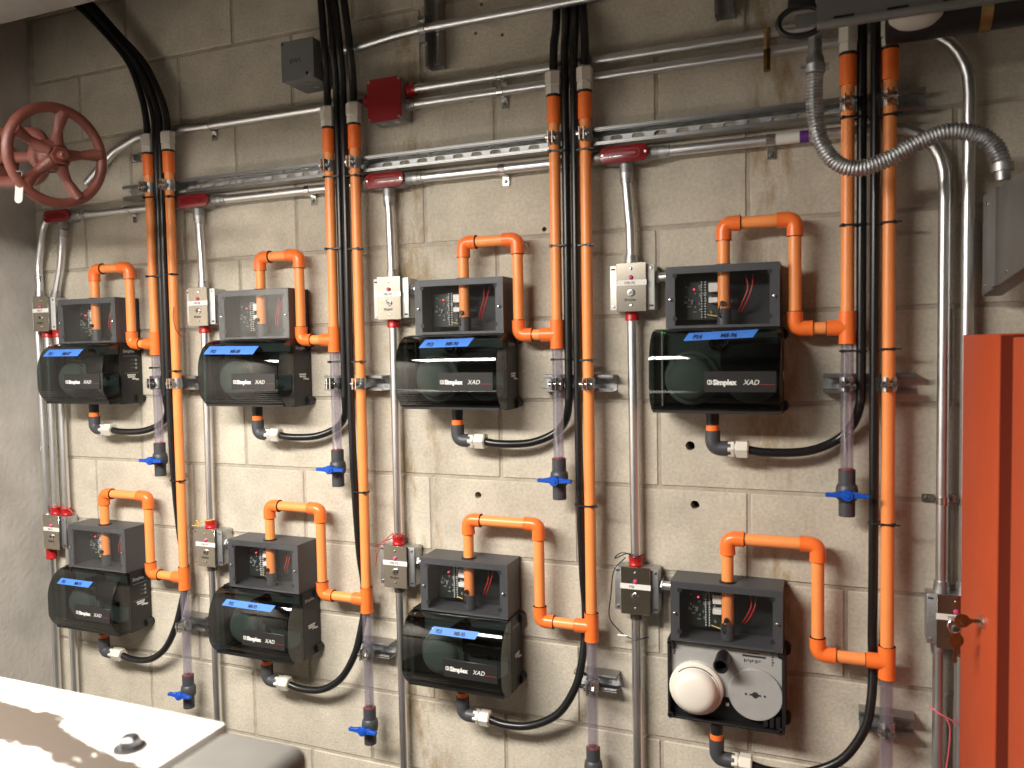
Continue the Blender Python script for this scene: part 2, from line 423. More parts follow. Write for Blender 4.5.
def sensor_head(x, z, d0, t):
    sh = MB().rev((x, -d0, z), (0, -1, 0), [(0, .060), (.012, .060), (.016, .056)], 28).build('sensor_head', 'sensor_white', t)
    MB().rev((x, -d0 - .016, z), (0, -1, 0), [(0, .053), (.004, .053), (.005, .050), (.017, .048), (.025, .041), (.029, .030), (.031, .012)], 28).build('sensor_cap', 'sensor_white', sh)
    a = [PI * .25 + PI * .5 * k / 8 for k in range(9)]
    MB().tube([(x + .0525 * math.cos(q), -d0 - .0205, z + .0525 * math.sin(q)) for q in a], .0012, 5).build('vent_slot', 'print_dark', sh)

def detector(c, r):
    uc = UC[r][c]; z0, z1 = DZ[r]; open_ = (r == 1 and c == 3)
    if open_: lab = 'open detector with round white smoke head and grey blank disc, no cover'
    else: lab = 'black smoke detector with smoked cover and blue tape reading ' + TAPES[r][c]
    t = thing('air_sampling_detector', (uc, 0, z0), lab, 'smoke detector', 'air sampling detectors on the block wall')
    xa, xb = uc - .130, uc + .124
    tr = MB()
    tr.box(xa, xb, -.060, -.004, z0, z1)
    for a in ((xa, xa + .006, z0, z1), (xb - .006, xb, z0, z1), (xa + .006, xb - .006, z0, z0 + .006), (xa + .006, xb - .006, z1 - .006, z1)): tr.box(a[0], a[1], -.080, -.060, a[2], a[3])
    tr.build('base_tray', 'black_plastic', t, bevel=.002)
    for fx, fz in ((xb - .002, z0 + .012), (xb - .002, z1 - .014), (xa + .004, z0 + .012)):
        MB().cyl((fx, -.002, fz), (fx, -.028, fz), .0125, 14).build('mounting_foot', 'black_plastic', t)
    # grey face plate, stepped along its bottom edge
    pl = [(xa + .007, z0 + .055), (xa + .045, z0 + .055), (xa + .050, z0 + .062), (xa + .175, z0 + .062), (xa + .205, z0 + .052), (xb - .007, z0 + .052), (xb - .007, z1 - .007), (xa + .007, z1 - .007)]
    MB().prism(pl, lambda a, b_: (a, -.060, b_), lambda a, b_: (a, -.068, b_)).build('face_plate', 'tray_face', t, smooth=0)
    sensor_head(uc - .066, z0 + .076, .068, t)
    MB().rev((uc + .062, -.060, z0 + .078), (0, -1, 0), [(0, .058), (.013, .058), (.0145, .0565)], 36).build('blank_disc', 'tray_face', t)
    MB().ring((uc - .006, -.066, z0 + .152), (uc - .006, -.122, z0 + .152), .0165, .0125, 18).build('air_nozzle', 'black_plastic', t)
    sr = MB()
    sr.box(uc + .050, uc + .057, -.0750, -.0742, z0 + .076, z0 + .080); sr.box(uc + .067, uc + .074, -.0750, -.0742, z0 + .076, z0 + .080)
    for q in (-.014, .026): sr.cyl((uc + .056 + q, -.0742, z0 + .078), (uc + .056 + q, -.0752, z0 + .078), .0025, 8)
    sr.rev((uc + .062, -.0742, z0 + .078), (0, -1, 0), [(0, .007), (.0008, .007)], 16)
    sr.build('disc_slot', 'print_dark', t)
    if open_:
        for (a, b_, w, h) in ((.045, .168, .026, .0022), (.034, .160, .050, .0042)): MB().box(uc + a, uc + a + w, -.0685, -.0679, z0 + b_, z0 + b_ + h).build('printed_legend', 'print_dark', t)
        lg = MB()
        for q in range(9): lg.box(uc + .038 + q * .004, uc + .0405 + q * .004, -.0685, -.0679, z0 + .1475 + (q % 3) * .002, z0 + .1545 - (q % 2) * .002)
        for q in range(5): lg.box(uc + .096, uc + .099 + (q % 2) * .002, -.0685, -.0679, z0 + .146 + q * .006, z0 + .149 + q * .006); lg.box(xa + .012, xa + .016 + (q % 2) * .002, -.0685, -.0679, z0 + .145 + q * .006, z0 + .149 + q * .006)
        lg.build('printed_legend', 'print_dark', t)
        MB().box(uc - .003, uc + .004, -.0608, -.060, z0 + .038, z0 + .045).build('printed_mark', 'print_white', t)
        for fx, fz in ((xa + .007, z0 + .008), (xb - .008, z0 + .008), (xa + .007, z1 - .008), (xb - .008, z1 - .008)):
            MB().ring((fx, -.078, fz), (fx, -.084, fz), .007, .003, 12).build('corner_boss', 'black_plastic', t)
        for q in range(3): MB().box(xb - .045 + q * .013, xb - .036 + q * .013, -.074, -.060, z0 + .010, z0 + .034).build('ribs', 'black_plastic', t)
    else:
        ca, cb = uc - .147, uc + .1245
        n = len(COVER); cv = MB()
        sh = [(.076 + (d - .076) * .985, .092 + (z - .092) * .985) for d, z in COVER]
        ring0 = [Vector((ca, -d, z0 + z)) for d, z in sh]; ring1 = [Vector((ca + .004, -d, z0 + z)) for d, z in COVER]
        ring2 = [Vector((cb - .004, -d, z0 + z)) for d, z in COVER]; ring3 = [Vector((cb, -d, z0 + z)) for d, z in sh]
        vs_ = ring0 + ring1 + ring2 + ring3; fs = []
        for k in range(3):
            for i in range(n - 1): fs.append((k * n + i, k * n + i + 1, (k + 1) * n + i + 1, (k + 1) * n + i))
        fs.append(tuple(range(n))); fs.append(tuple(range(4 * n - 1, 3 * n - 1, -1)))
        cv.add(vs_, fs); co = cv.build('cover', 'smoked_cover', t, smooth=28, label='dark smoked translucent cover')
        # opaque rear skirt behind the clear cover and a raised bar across it
        sk = MB(); 
        sk.box(cb - .010, cb + .0005, -.082, -.010, z0 - .001, z1 + .001); sk.box(ca - .001, ca + .004, -.088, -.030, z0 + .002, z1 - .002)
        sk.box(ca, cb, -.082, -.030, z0 - .0015, z0); sk.box(ca, cb, -.086, -.030, z1, z1 + .0012)
        sk.build('skirt', 'black_plastic', t, smooth=0)
        MB().box(ca + .004, cb - .004, -.1255, -.070, z0 + .0015, z0 + .013).build('lower_bar', 'black_plastic', co, smooth=0)
        MB().box(uc - .002, cb - .006, -.100, -.069, z0 + .092, z0 + .150).build('filter_cartridge', 'black_plastic', t, bevel=.004)
        # name plate
        pa, pb, pz0, pz1 = uc - .028, cb - .008, z0 + .049, z0 + .093
        np_ = MB().box(pa, pb, -.1525, -.1495, pz0, pz1).build('nameplate', 'plate_dark', t, bevel=.0006, bseg=1)
        lg = MB(); zb = pz0 + .016; xl = pa + .006
        lg.box(xl, xl + .010, -.1529, -.1524, zb, zb + .0018); lg.box(xl, xl + .010, -.1529, -.1524, zb + .0082, zb + .010)
        lg.box(xl, xl + .0018, -.1529, -.1524, zb, zb + .010); lg.box(xl + .0082, xl + .010, -.1529, -.1524, zb, zb + .010)
        lg.box(xl + .0045, xl + .0062, -.1529, -.1524, zb + .002, zb + .008); lg.box(xl + .0045, xl + .0085, -.1529, -.1524, zb + .0042, zb + .0058)
        lg.build('square_emblem', 'print_white', np_, smooth=0)
        text('lettering', 'Simplex', .0150, xl + .012, zb - .0002, .1527, 'print_white', np_, bold=.0007)
        text('lettering', 'XAD', .0150, xl + .073, zb - .0002, .1527, 'print_white', np_, slant=.25)
        MB().box(xl + .106, pb - .002, -.1529, -.1524, zb, zb + .0009).build('red_line', 'print_red', np_, smooth=0)
        # masking tape with handwriting, laid along the upper facet
        x0, x1, ta, tb, rise = TW[r][c]; tp = MB(); N = 12; za, zb2 = z0 + ta, z0 + tb
        skew = .010; vs_ = []; fs = []
        for i in range(N + 1):
            a = i / N
            for q in range(4):
                b_ = q / 3; zz = za + (zb2 - za) * b_ + rise * a
                vs_.append((uc + x0 + (x1 - x0) * a + skew * (b_ - .5), -(prof_pt(zz - z0) + .0012), zz))
        for i in range(N):
            for q in range(3): a = i * 4 + q; fs.append((a, a + 1, a + 5, a + 4))
        tp.add(vs_, fs); to = tp.build('tape_strip', 'tape_blue', t, smooth=50)
        w1, w2 = TAPES[r][c].split(' ')
        for s_, fx in ((w1, .10), (w2, .50)):
            xx = uc + x0 + (x1 - x0) * fx; sl = .0130 if r == 0 else .0115
            def mp(a, b_, cc, xx=xx): 
                zz = za + .0035 + rise * fx + b_; return (xx + a, -(prof_pt(zz - z0) + .0019 + cc), zz)
            text('handwriting', s_, sl, 0, 0, 0, 'print_ink', to, slant=.2, bold=.0003, mapf=mp)
        # printed side of the housing
        def side(a, b_, cc): return (cb + .0008 + cc, -.073 + a, z0 + .155 + b_)
        text('side_lettering', 'Simplex', .0135, 0, 0, 0, 'print_grey', t, bold=.0003, mapf=side)
        sd = MB()
        for q in range(2): sd.box(cb + .0005, cb + .001, -.072, -.018, z0 + .144 - q * .052, z0 + .1448 - q * .052)
        for q in range(3): sd.box(cb + .0005, cb + .001, -.045, -.030, z0 + .132 - q * .012, z0 + .1326 - q * .012); sd.rev((cb + .0004, -.026, z0 + .132 - q * .012), (1, 0, 0), [(0, .004), (.0005, .004)], 10)
        sd.build('side_symbols', 'plate_dark' if c else 'print_grey', t, smooth=0)
        sw = MB()
        for q, (a, b_, w) in enumerate(((-.060, .084, .030), (-.058, .078, .026), (-.042, .072, .014), (-.028, .070, .010))): sw.box(cb + .0005, cb + .0012, a, a + w, z0 + b_, z0 + b_ + .0045)
        sw.build('side_label', 'print_white', t, smooth=0)
        if r == 0 and c == 3:
            for q in (0, 1): MB().rev((ca + .022 + q * .006, -.1075, z0 + .1765), (0, -.7, .7), [(0, .0018), (.0008, .0018)], 8).build('indicator_light', 'led_green', t)
    # short stub under the housing
    MB().cyl((uc - .024, -PD, z0 + .002), (uc - .024, -PD, z0 - .016), .0145, 16).build('outlet_stub', 'black_plastic', t)
    return t
for r in (0, 1):
    for c in range(4): detector(c, r)

# ---------------------------------------------------------------- interface boxes above the detectors
def interface_box(c, r):
    uc = UC[r][c]; z0, z1 = BZ[r]; xa, xb = uc - .12, uc + .12; D = .090; th = .004
    lab = f'dark grey window box on top of the {ROW[r]} detector, {ORD[c]} column from left'
    t = thing('interface_box', (uc, 0, z0), lab, 'electrical box', 'window boxes above the detectors')
    h = MB()
    h.box(xa, xb, -th - .002, -.002, z0, z1); h.box(xa, xa + th, -D, -th, z0, z1); h.box(xb - th, xb, -D, -th, z0, z1)
    h.box(xa + th, xb - th, -D, -th, z0, z0 + th); h.box(xa + th, xb - th, -D, -th, z1 - th, z1)
    # front frame round the window
    fl, ft, fb = .020, .016, .006
    h.box(xa + th, xa + fl, -D, -D + .004, z0 + th, z1 - th); h.box(xb - fl, xb - th, -D, -D + .004, z0 + th, z1 - th)
    h.box(xa + fl, xb - fl, -D, -D + .004, z1 - ft, z1 - th); h.box(xa + fl, xb - fl, -D, -D + .004, z0 + th, z0 + fb)
    h.build('housing', 'enclosure_grey', t, smooth=0)
    gk = MB()
    for gx in (xa + fl, xb - fl):
        for gz in (z0 + .022, z1 - ft - .004): gk.cyl((gx, -D + .001, gz), (gx, -D - .0004, gz), .0055, 10)
    gk.build('gasket_tab', 'enclosure_inside', t)
    MB().box(xa + th, xb - th, -th - .004, -th - .002, z0 + th, z1 - th).build('back_lining', 'enclosure_inside', t, smooth=0)
    MB().box(xa + .0005, xb - .0005, -D - .0035, -D - .0006, z0 + .0008, z1 - .0008).build('window_pane', 'clear_window', t, bevel=.0007, bseg=1, smooth=0)
    for sx in (xa + .0105, xb - .0105):
        MB().rev((sx, -D - .0033, z0 + .064), (0, -1, 0), [(0, .0036), (.002, .0032), (.0028, .0018)], 10).build('screw', 'bright_steel', t)
    # electronics
    pcb = MB().box(xa + .028, uc - .016, -.036, -.033, z0 + .020, z1 - .022).build('circuit_board', 'board_green', t, smooth=0)
    ch = MB(); rd = random.Random(7)
    for q in range(26):
        px, pz = rd.uniform(xa + .032, uc - .028), rd.uniform(z0 + .024, z1 - .034); w = rd.choice((.003, .004, .008)); hh = rd.choice((.003, .004, .006))
        ch.box(px, px + w, -.036 - rd.uniform(.002, .006), -.0358, pz, pz + hh)
    ch.build('components', 'chip_grey', pcb, smooth=0)
    pins = MB()
    for q in range(14):
        for px in (uc - .050, uc - .042): pins.box(px, px + .0022, -.0415, -.0358, z0 + .024 + q * .0060, z0 + .0265 + q * .0060)
    pins.build('pin_header', 'print_white', pcb, smooth=0)
    MB().rev((uc - .066, -.036, z0 + .088), (0, -1, 0), [(0, .002), (.004, .002), (.005, .001)], 8).build('indicator_light', 'led_red', pcb)
    for q, zz in ((0, .056), (1, .080)): MB().box(uc - .032, uc - .012, -.052, -.033, z0 + zz, z0 + zz + (.012 if q == 0 else .020)).build('terminal_block', 'label_white', t, bevel=.001, bseg=1)
    for q in range(2):
        MB().tube(spline([(uc + .030 + q * .006, -.030, z0 + .036), (uc + .040 + q * .008, -.045, z0 + .055), (uc + .052 + q * .008, -.050, z0 + .085), (uc + .046 + q * .016, -.036, z0 + .115)], 6), .0015, 6).build('wire', 'wire_red', t)
    MB().tube(spline([(uc - .035, -.050, z0 + .030), (uc - .010, -.056, z0 + .026), (uc + .006, -.060, z0 + .030)], 5), .0012, 6).build('wire', 'wire_yellow', t)
    MB().tube(spline([(uc - .002, -.073, z0 + .052), (uc - .006, -.078, z0 + .040), (uc - .002, -.072, z0 + .022), (uc + .03, -.050, z0 + .012)], 6), .0016, 6).build('wire', 'wire_black', t)
    MB().cyl((uc + .001, -.066, z0 + .053), (uc + .001, -.078, z0 + .053), .0055, 12).build('sensor_plug', 'black_plastic', t)
    MB().ring((uc + .002, -PD, z1 - .002), (uc + .002, -PD, z1 + .003), .019, PR + .0002, 20).build('grommet', 'black_plastic', t)
    MB().cyl((uc + .002, -PD, z0 + .006), (uc + .002, -PD, z0 + .042), .0155, 16).build('pipe_socket', 'grey_pvc', t)
    return t
for r in (0, 1):
    for c in range(4): interface_box(c, r)

# ---------------------------------------------------------------- orange sampling pipes
def elbow(t, p, da, db, mname='orange_fitting', L=.036, seam=True):
    p, da, db = Vector(p), Vector(da), Vector(db)
    e = MB(); e.tube(fillet([p + da * L, p, p + db * L], .021, 7), FR, 18)
    for d in (da, db): e.ring(p + d * (L - .004), p + d * L, FR + .0006, PR, 18)
    o = e.build('elbow', mname, t)
    if seam:
        MB().ring(p + db * L, p + db * (L + .0016), PR + .0009, PR, 18).build('joint_seam', 'seam_black', o)
def straight(t, a, b_, mname='orange_pipe', name='pipe'):
    return MB().cyl(a, b_, PR, 18).build(name, mname, t)
def valve(t, x, ztop, name='valve_body'):
    v = MB().rev((x, -PD, ztop), (0, 0, -1), [(0, PR), (0, .0170), (.030, .0170), (.034, .0205), (.044, .0222), (.054, .0222), (.062, .0205), (.066, .0165), (.099, .0165), (.099, .0125), (.080, .0125)], 20, caps=False).build(name, 'grey_pvc', t)
    zc = ztop - .049; h = MB()
    h.cyl((x, -PD - .018, zc), (x, -PD - .034, zc), .009, 12)
    h.build('valve_stem', 'grey_pvc', v)
    h = MB()
    h.cyl((x, -PD - .030, zc), (x, -PD - .044, zc), .0125, 8, phase=PI / 8)
    for s in (-1, 1):
        P = [(s * .010, -.0060), (s * .030, -.0042), (s * .041, -.0048), (s * .043, 0), (s * .041, .0048), (s * .030, .0042), (s * .010, .0085)]
        h.prism(P, lambda a, b_: (x + a, -PD - .030, zc + b_), lambda a, b_: (x + a, -PD - .041, zc + b_))
    h.build('handle', 'blue_plastic', v, bevel=.0012, bseg=1, label='blue two-winged valve handle')
    MB().rev((x, -PD - .044, zc), (0, -1, 0), [(0, .007), (.002, .006)], 8).build('handle_cap', 'blue_plastic', v)

def sampling_pipe(c, r):
    X = XL[c] if r == 0 else XR[c]; uc = UC[r][c] + .002
    zt, zb, drop = (1.9265, 1.694, X - .101) if r == 0 else (1.231, .993, X - .137)
    if r == 0: drop = [-.166, .453, 1.093, 1.726][c]
    else: drop = [-.126, .499, 1.136, 1.772][c]
    lab = f'orange sampling pipe looping into the {ROW[r]} window box, {ORD[c]} column'
    t = thing('sampling_pipe', (X, -PD, zb - .4), lab, 'pipe', 'orange air sampling pipes')
    y = -PD
    # white compression fitting and socket at the top
    u = MB(); u.rev((X, y, 2.256), (0, 0, 1), [(0, .0165), (0, .0190), (.017, .0190), (.017, .0165)], 6, caps=True)
    u.rev((X, y, 2.2735), (0, 0, 1), [(0, .0165), (.003, .0165)], 16)
    u.rev((X, y, 2.276), (0, 0, 1), [(0, .0205), (.030, .0205), (.034, .017), (.034, .0105)], 6)
    u.build('union_nut', 'white_plastic', t, smooth=30)
    MB().cyl((X, y, 2.250), (X, y, 2.2565), .0172, 16).build('seal_ring', 'seam_black', t)
    MB().rev((X, y, 2.190), (0, 0, 1), [(0, PR), (0, FR), (.060, FR), (.060, PR)], 18, caps=False).build('coupling', 'orange_fitting', t)
    straight(t, (X, y, zb + .03), (X, y, 2.195))
    te = MB(); te.cyl((X, y, zb - .034), (X, y, zb + .034), FR, 18); te.cyl((X, y, zb), (X - .040, y, zb), FR, 18)
    for q in (-.034, .030): te.ring((X, y, zb + q), (X, y, zb + q + .004), FR + .0006, PR, 18)
    te = te.build('tee', 'orange_fitting', t)
    MB().ring((X - .040, y, zb), (X - .0417, y, zb), PR + .0009, PR, 18).build('joint_seam', 'seam_black', te)
    straight(t, (X - .030, y, zb), (drop + .030, y, zb))
    elbow(t, (drop, y, zb), (1, 0, 0), (0, 0, 1))
    straight(t, (drop, y, zb + .030), (drop, y, zt - .030))
    elbow(t, (drop, y, zt), (-1, 0, 0), (0, 0, -1))
    straight(t, (drop - .030, y, zt), (uc + .030, y, zt))
    elbow(t, (uc, y, zt), (0, 0, -1), (1, 0, 0))
    straight(t, (uc, y, zt - .030), (uc, y, BZ[r][0] + .040))
    # clear drop leg and ball valve
    zv = 1.396 if r == 0 else .697
    MB().rev((X, y, zv - .012), (0, 0, 1), [(0, PR - .0022), (0, PR), (zb - .02 - zv + .012, PR), (zb - .02 - zv + .012, PR - .0022), (0, PR - .0022)], 18, caps=False).build('clear_pipe', 'clear_pvc', t, label='clear plastic pipe section')
    MB().ring((X, y, zv - .002), (X, y, zv + .0015), PR + .001, PR - .003, 18).build('glue_ring', 'print_red', t)
    valve(t, X, zv)
for r in (0, 1):
    for c in range(4): sampling_pipe(c, r)

# ---------------------------------------------------------------- drain elbows with black return hoses
HR = .0098
def hose_top(c, i):
    """points above the fittings; i = 0..3 from left to right in the bundle"""
    X = [XL[c], XL[c] + .0265, XL[c] + .0515, XR[c]][i]; y = [-PD, -.053, -.062, -PD][i]
    if c == 0:
        return [(X, y, 2.30), (X - [.004, .004, .002, .004][i], y, 2.36), (X - .020 - .003 * i, y, 2.43), (X - .056 - .008 * i, y - .002, 2.52), (X - .120 - .016 * i, y - .006, 2.60 + .004 * i), (X - .205 - .020 * i, y - .012, 2.685 + .010 * i), (X - .30 - .022 * i, y - .02, 2.77 + .016 * i), (X - .40 - .022 * i, y - .02, 2.87 + .02 * i)]
    if c == 1: return [(X, y, 2.30), (X + .006, y - .010, 2.37), (X + .017 - .001 * i, y - .032, 2.44), (X + .015 - .003 * i, y - .034, 2.52), (X + .006 - .005 * i, y - .03, 2.62), (X - .02 - .008 * i, y, 2.76), (X - .03 - .01 * i, y, 3.10)]
    if c == 2: return [(X, y, 2.30), (X, y + .006, 2.37), (X - .001 - .003 * i, -.024 - .001 * i, 2.45), (X - .004 - .006 * i, -.022, 2.62), (X - .006 - .006 * i, -.024, 3.10)]
    return [(X, y, 2.30), (X, y + .004, 2.37), (X, -.024, 2.45), (X, -.022, 2.6), (X, -.024, 3.10)]
def drain(c, r):
    uc = UC[r][c] - .024; z0 = DZ[r][0]; zc = z0 - .082 if r == 0 else z0 - .088
    lab = f'black return hose with white nut under the {ROW[r]} detector, {ORD[c]} column'
    t = thing('return_hose', (uc, -PD, zc), lab, 'hose', 'black return hoses under the detectors')
    y = -PD
    MB().cyl((uc, y, z0 - .014), (uc, y, z0 - .032), .0140, 16).build('collar', 'black_plastic', t)
    MB().cyl((uc, y, z0 - .030), (uc, y, z0 - .044), .0146, 16).build('orange_ring', 'orange_fitting', t)
    MB().tube(fillet([(uc, y, z0 - .042), (uc, y, zc), (uc + .040, y, zc)], .022, 7), .0168, 16).build('elbow', 'grey_pvc', t)
    n = MB(); n.rev((uc + .034, y, zc), (1, 0, 0), [(0, .014), (0, .0185), (.013, .0185), (.013, .0145)], 6); n.rev((uc + .047, y, zc), (1, 0, 0), [(0, .015), (.004, .015)], 14)
    n.rev((uc + .051, y, zc), (1, 0, 0), [(0, .0205), (.024, .0205), (.027, .017), (.027, .0105)], 6)
    n.build('union_nut', 'white_plastic', t, smooth=30)
    if r == 0:
        x1 = XL[c] + .0265
        pts = [(uc + .066, y, zc), (uc + .115, y + .002, zc - .006), (XL[c] - .080, y + .018, zc - .003), (XL[c] - .022, -.025, zc + .020), (XL[c] + .010, -.032, zc + .054), (x1 - .002, -.051, zc + .100), (x1, -.054, zc + .15), (x1, -.053, 1.9), (x1, -.053, 2.1)] + hose_top(c, 1)
    else:
        x1 = XL[c] + .0515
        pts = [(uc + .066, y, zc), (uc + .115, y + .002, zc - .010), (uc + .185, y + .004, zc - .002), (XR[c] - .090, -.055, zc + .040), (XR[c] - .045, -.055, zc + .110), (XR[c] - .030, -.046, zc + .17), (XR[c] - .025, -.027, zc + .245), (x1, -.026, zc + .31), (x1, -.045, zc + .42), (x1, -.062, 1.45), (x1, -.062, 2.1)] + hose_top(c, 2)
    MB().tube(spline(pts, 6), HR, 12).build('hose', 'black_hose', t)
for r in (0, 1):
    for c in range(4): drain(c, r)
for c in range(4):
    for i, nm in ((0, 'left'), (3, 'right')):
        X = XL[c] if i == 0 else XR[c]; P = hose_top(c, i)
        o = MB().tube(spline([(X, -PD, 2.285)] + P[1:], 6), HR, 12).build('air_hose', 'black_hose')
        tag(o, f'black air hose rising from the {nm} orange pipe of the {ORD[c]} column', 'hose', 'black air hoses going up to the ceiling')

# ---------------------------------------------------------------- strut channels and pipe clamps
def strut(t, a, b_, zc, D=.041, horiz=True, slots=True, xc=0.0):
    """C channel open towards the room; along X (or along Z when horiz is False)"""
    def bx(mb, l0, l1, y0, y1, w0, w1):
        if horiz: mb.box(l0, l1, y0, y1, zc + w0, zc + w1)
        else: mb.box(xc + w0, xc + w1, y0, y1, l0, l1)
    s = MB(); H = .0206; th = .0026
    bx(s, a, b_, -D, -.001, H - th, H); bx(s, a, b_, -D, -.001, -H, -H + th)
    bx(s, a, b_, -D, -D + th, H - .0070, H - th); bx(s, a, b_, -D, -D + th, -H + th, -H + .0070)
    bx(s, a, b_, -D + th, -D + .008, H - .0092, H - .0070); bx(s, a, b_, -D + th, -D + .008, -H + .0070, -H + .0092)
    s.build('channel', 'strut_steel', t, bevel=.0005, bseg=1, smooth=0)
    w = MB(); n = max(1, int((b_ - a) / .0508)); p = (b_ - a) / n; m_ = 12
    for i in range(n):
        cx = a + (i + .5) * p; inn, out = [], []
        for q in range(m_ * 2):
            an = 2 * PI * q / (m_ * 2); ca, sa = math.cos(an), math.sin(an)
            inn.append((cx + .0075 * (1 if ca > 0 else -1) * (1 if abs(ca) > 1e-6 else 0) + .0072 * ca, .0072 * sa))
            k = min((p / 2) / abs(ca) if abs(ca) > 1e-9 else 9, (H - th) / abs(sa) if abs(sa) > 1e-9 else 9); out.append((cx + k * ca, k * sa))
        L_ = [((l, -.0035, zc + w_) if horiz else (xc + w_, -.0035, l)) for l, w_ in inn + out]; N = m_ * 2
        if slots: w.add(L_, [(q, (q + 1) % N, N + (q + 1) % N, N + q) for q in range(N)])
        else: w.add(L_[N:], [tuple(range(N))])
    w.build('slotted_web', 'galvanized', t, smooth=0)

t = thing('strut_channel', (.9, 0, 2.153), 'long slotted steel strut channel running across the top of the wall', 'strut channel', 'strut channels on the wall')
strut(t, -.200, 1.975, 2.153)
ZCL = [1.576, .851]
for r in (0, 1):
    for c in range(4):
        t = thing('strut_channel', (XR[c], 0, ZCL[r]), f'short strut channel behind the {"middle" if r == 0 else "bottom"} pipe clamps, {ORD[c]} column', 'strut channel', 'strut channels on the wall')
        strut(t, (XL[c] - .047) if r == 0 else (XR[c] - .052), XR[c] + .055, ZCL[r], slots=False)
def clamp(X, zc, lab):
    t = thing('pipe_clamp', (X, -PD, zc), lab, 'pipe clamp', 'steel pipe clamps')
    b_ = MB(); n = 20
    for k in range(n):
        a0 = -PI / 2 + .28 + (2 * PI - .56) * k / n; a1 = -PI / 2 + .28 + (2 * PI - .56) * (k + 1) / n
        q = [(X + r_ * math.cos(a), -PD + r_ * math.sin(a)) for a in (a0, a1) for r_ in (PR + .0004, PR + .0024)]
        vs_ = [(x, y, zc + s * .0145) for s in (-1, 1) for x, y in q]
        b_.add(vs_, [(0, 1, 3, 2), (4, 6, 7, 5), (1, 5, 7, 3), (0, 2, 6, 4), (0, 4, 5, 1), (2, 3, 7, 6)])
    b_.build('strap', 'galvanized', t)
    for s in (-1, 1):
        MB().box(X + s * .0052 - .0011, X + s * .0052 + .0011, -PD - .034, -PD - PR, zc - .0145, zc + .0145).build('ear', 'bright_steel', t, smooth=0)
    bo = MB(); bo.cyl((X - .016, -PD - .024, zc), (X + .016, -PD - .024, zc), .0030, 10); bo.cyl((X - .0125, -PD - .024, zc), (X - .0065, -PD - .024, zc), .0075, 12); bo.cyl((X + .0065, -PD - .024, zc), (X + .0115, -PD - .024, zc), .0072, 6)
    bo.build('bolt', 'bright_steel', t, smooth=30)
for c in range(4):
    clamp(XL[c], 2.153, f'steel clamp holding the left orange pipe to the long strut, {ORD[c]} column')
    clamp(XR[c], 2.153, f'steel clamp holding the right orange pipe to the long strut, {ORD[c]} column')
    clamp(XL[c], ZCL[0], f'steel clamp around the clear pipe above the upper blue valve, {ORD[c]} column')
    clamp(XR[c], ZCL[0], f'steel clamp around the right orange pipe at mid height, {ORD[c]} column')
    clamp(XR[c], ZCL[1], f'steel clamp around the clear pipe above the lower blue valve, {ORD[c]} column')

# ---------------------------------------------------------------- cable ties
def tie(X0, X1, zc, lab):
    t = thing('cable_tie', (X0, -PD, zc), lab, 'cable tie', 'black cable ties')
    ra, rb = (PR + .0012, HR + .0012) if X0 < X1 else (HR + .0012, PR + .0012)
    xa, xb = min(X0, X1), max(X0, X1); P = []
    for k in range(11): a = PI / 2 + PI * k / 10; P.append((xa + ra * math.cos(a), -PD + ra * math.sin(a)))
    for k in range(11): a = -PI / 2 + PI * k / 10; P.append((xb + rb * math.cos(a), -PD + rb * math.sin(a)))
    b_ = MB(); n = len(P); vs_ = []
    cx, cy = (xa + xb) / 2, -PD
    for x, y in P:
        dx, dy = x - cx, y - cy; l = math.hypot(dx, dy); ox, oy = x + dx / l * .0012, y + dy / l * .0012
        vs_ += [(x, y, zc - .0020), (x, y, zc + .0020), (ox, oy, zc + .0020), (ox, oy, zc - .0020)]
    fs = []
    for i in range(n):
        j = (i + 1) % n
        for k in range(4): fs.append((i * 4 + k, i * 4 + (k + 1) % 4, j * 4 + (k + 1) % 4, j * 4 + k))
    b_.add(vs_, fs).build('band', 'black_plastic', t)
    s = 1 if X0 > X1 else -1
    MB().box(X0 + s * .009 - .003, X0 + s * .009 + .003, -PD - .0175, -PD - .010, zc - .003, zc + .003).build('head', 'black_plastic', t, smooth=0)
    if s > 0: MB().box(X0 + .010, X0 + .023, -PD - .0145, -PD - .0125, zc - .0015, zc + .0015).build('tail', 'black_plastic', t, smooth=0)
HT = ['just below the long strut', 'level with loop tops', 'above the middle clamps', 'between the detector rows']
for c in range(4):
    for q, zc in enumerate((2.124, [1.893, 1.935, 1.903, 1.905][c], [1.622, 1.634, 1.634, 1.645][c])):
        tie(XL[c], XL[c] + .0265, zc, f'black cable tie on the left pipe of the {ORD[c]} column, {HT[q]}')
    for q, zc in enumerate((2.120, [1.895, 1.930, 1.900, 1.905][c], [1.612, 1.634, 1.632, 1.648][c], 1.286)):
        tie(XR[c], XR[c] - .0255, zc, f'black cable tie on the right pipe of the {ORD[c]} column, {HT[q]}')

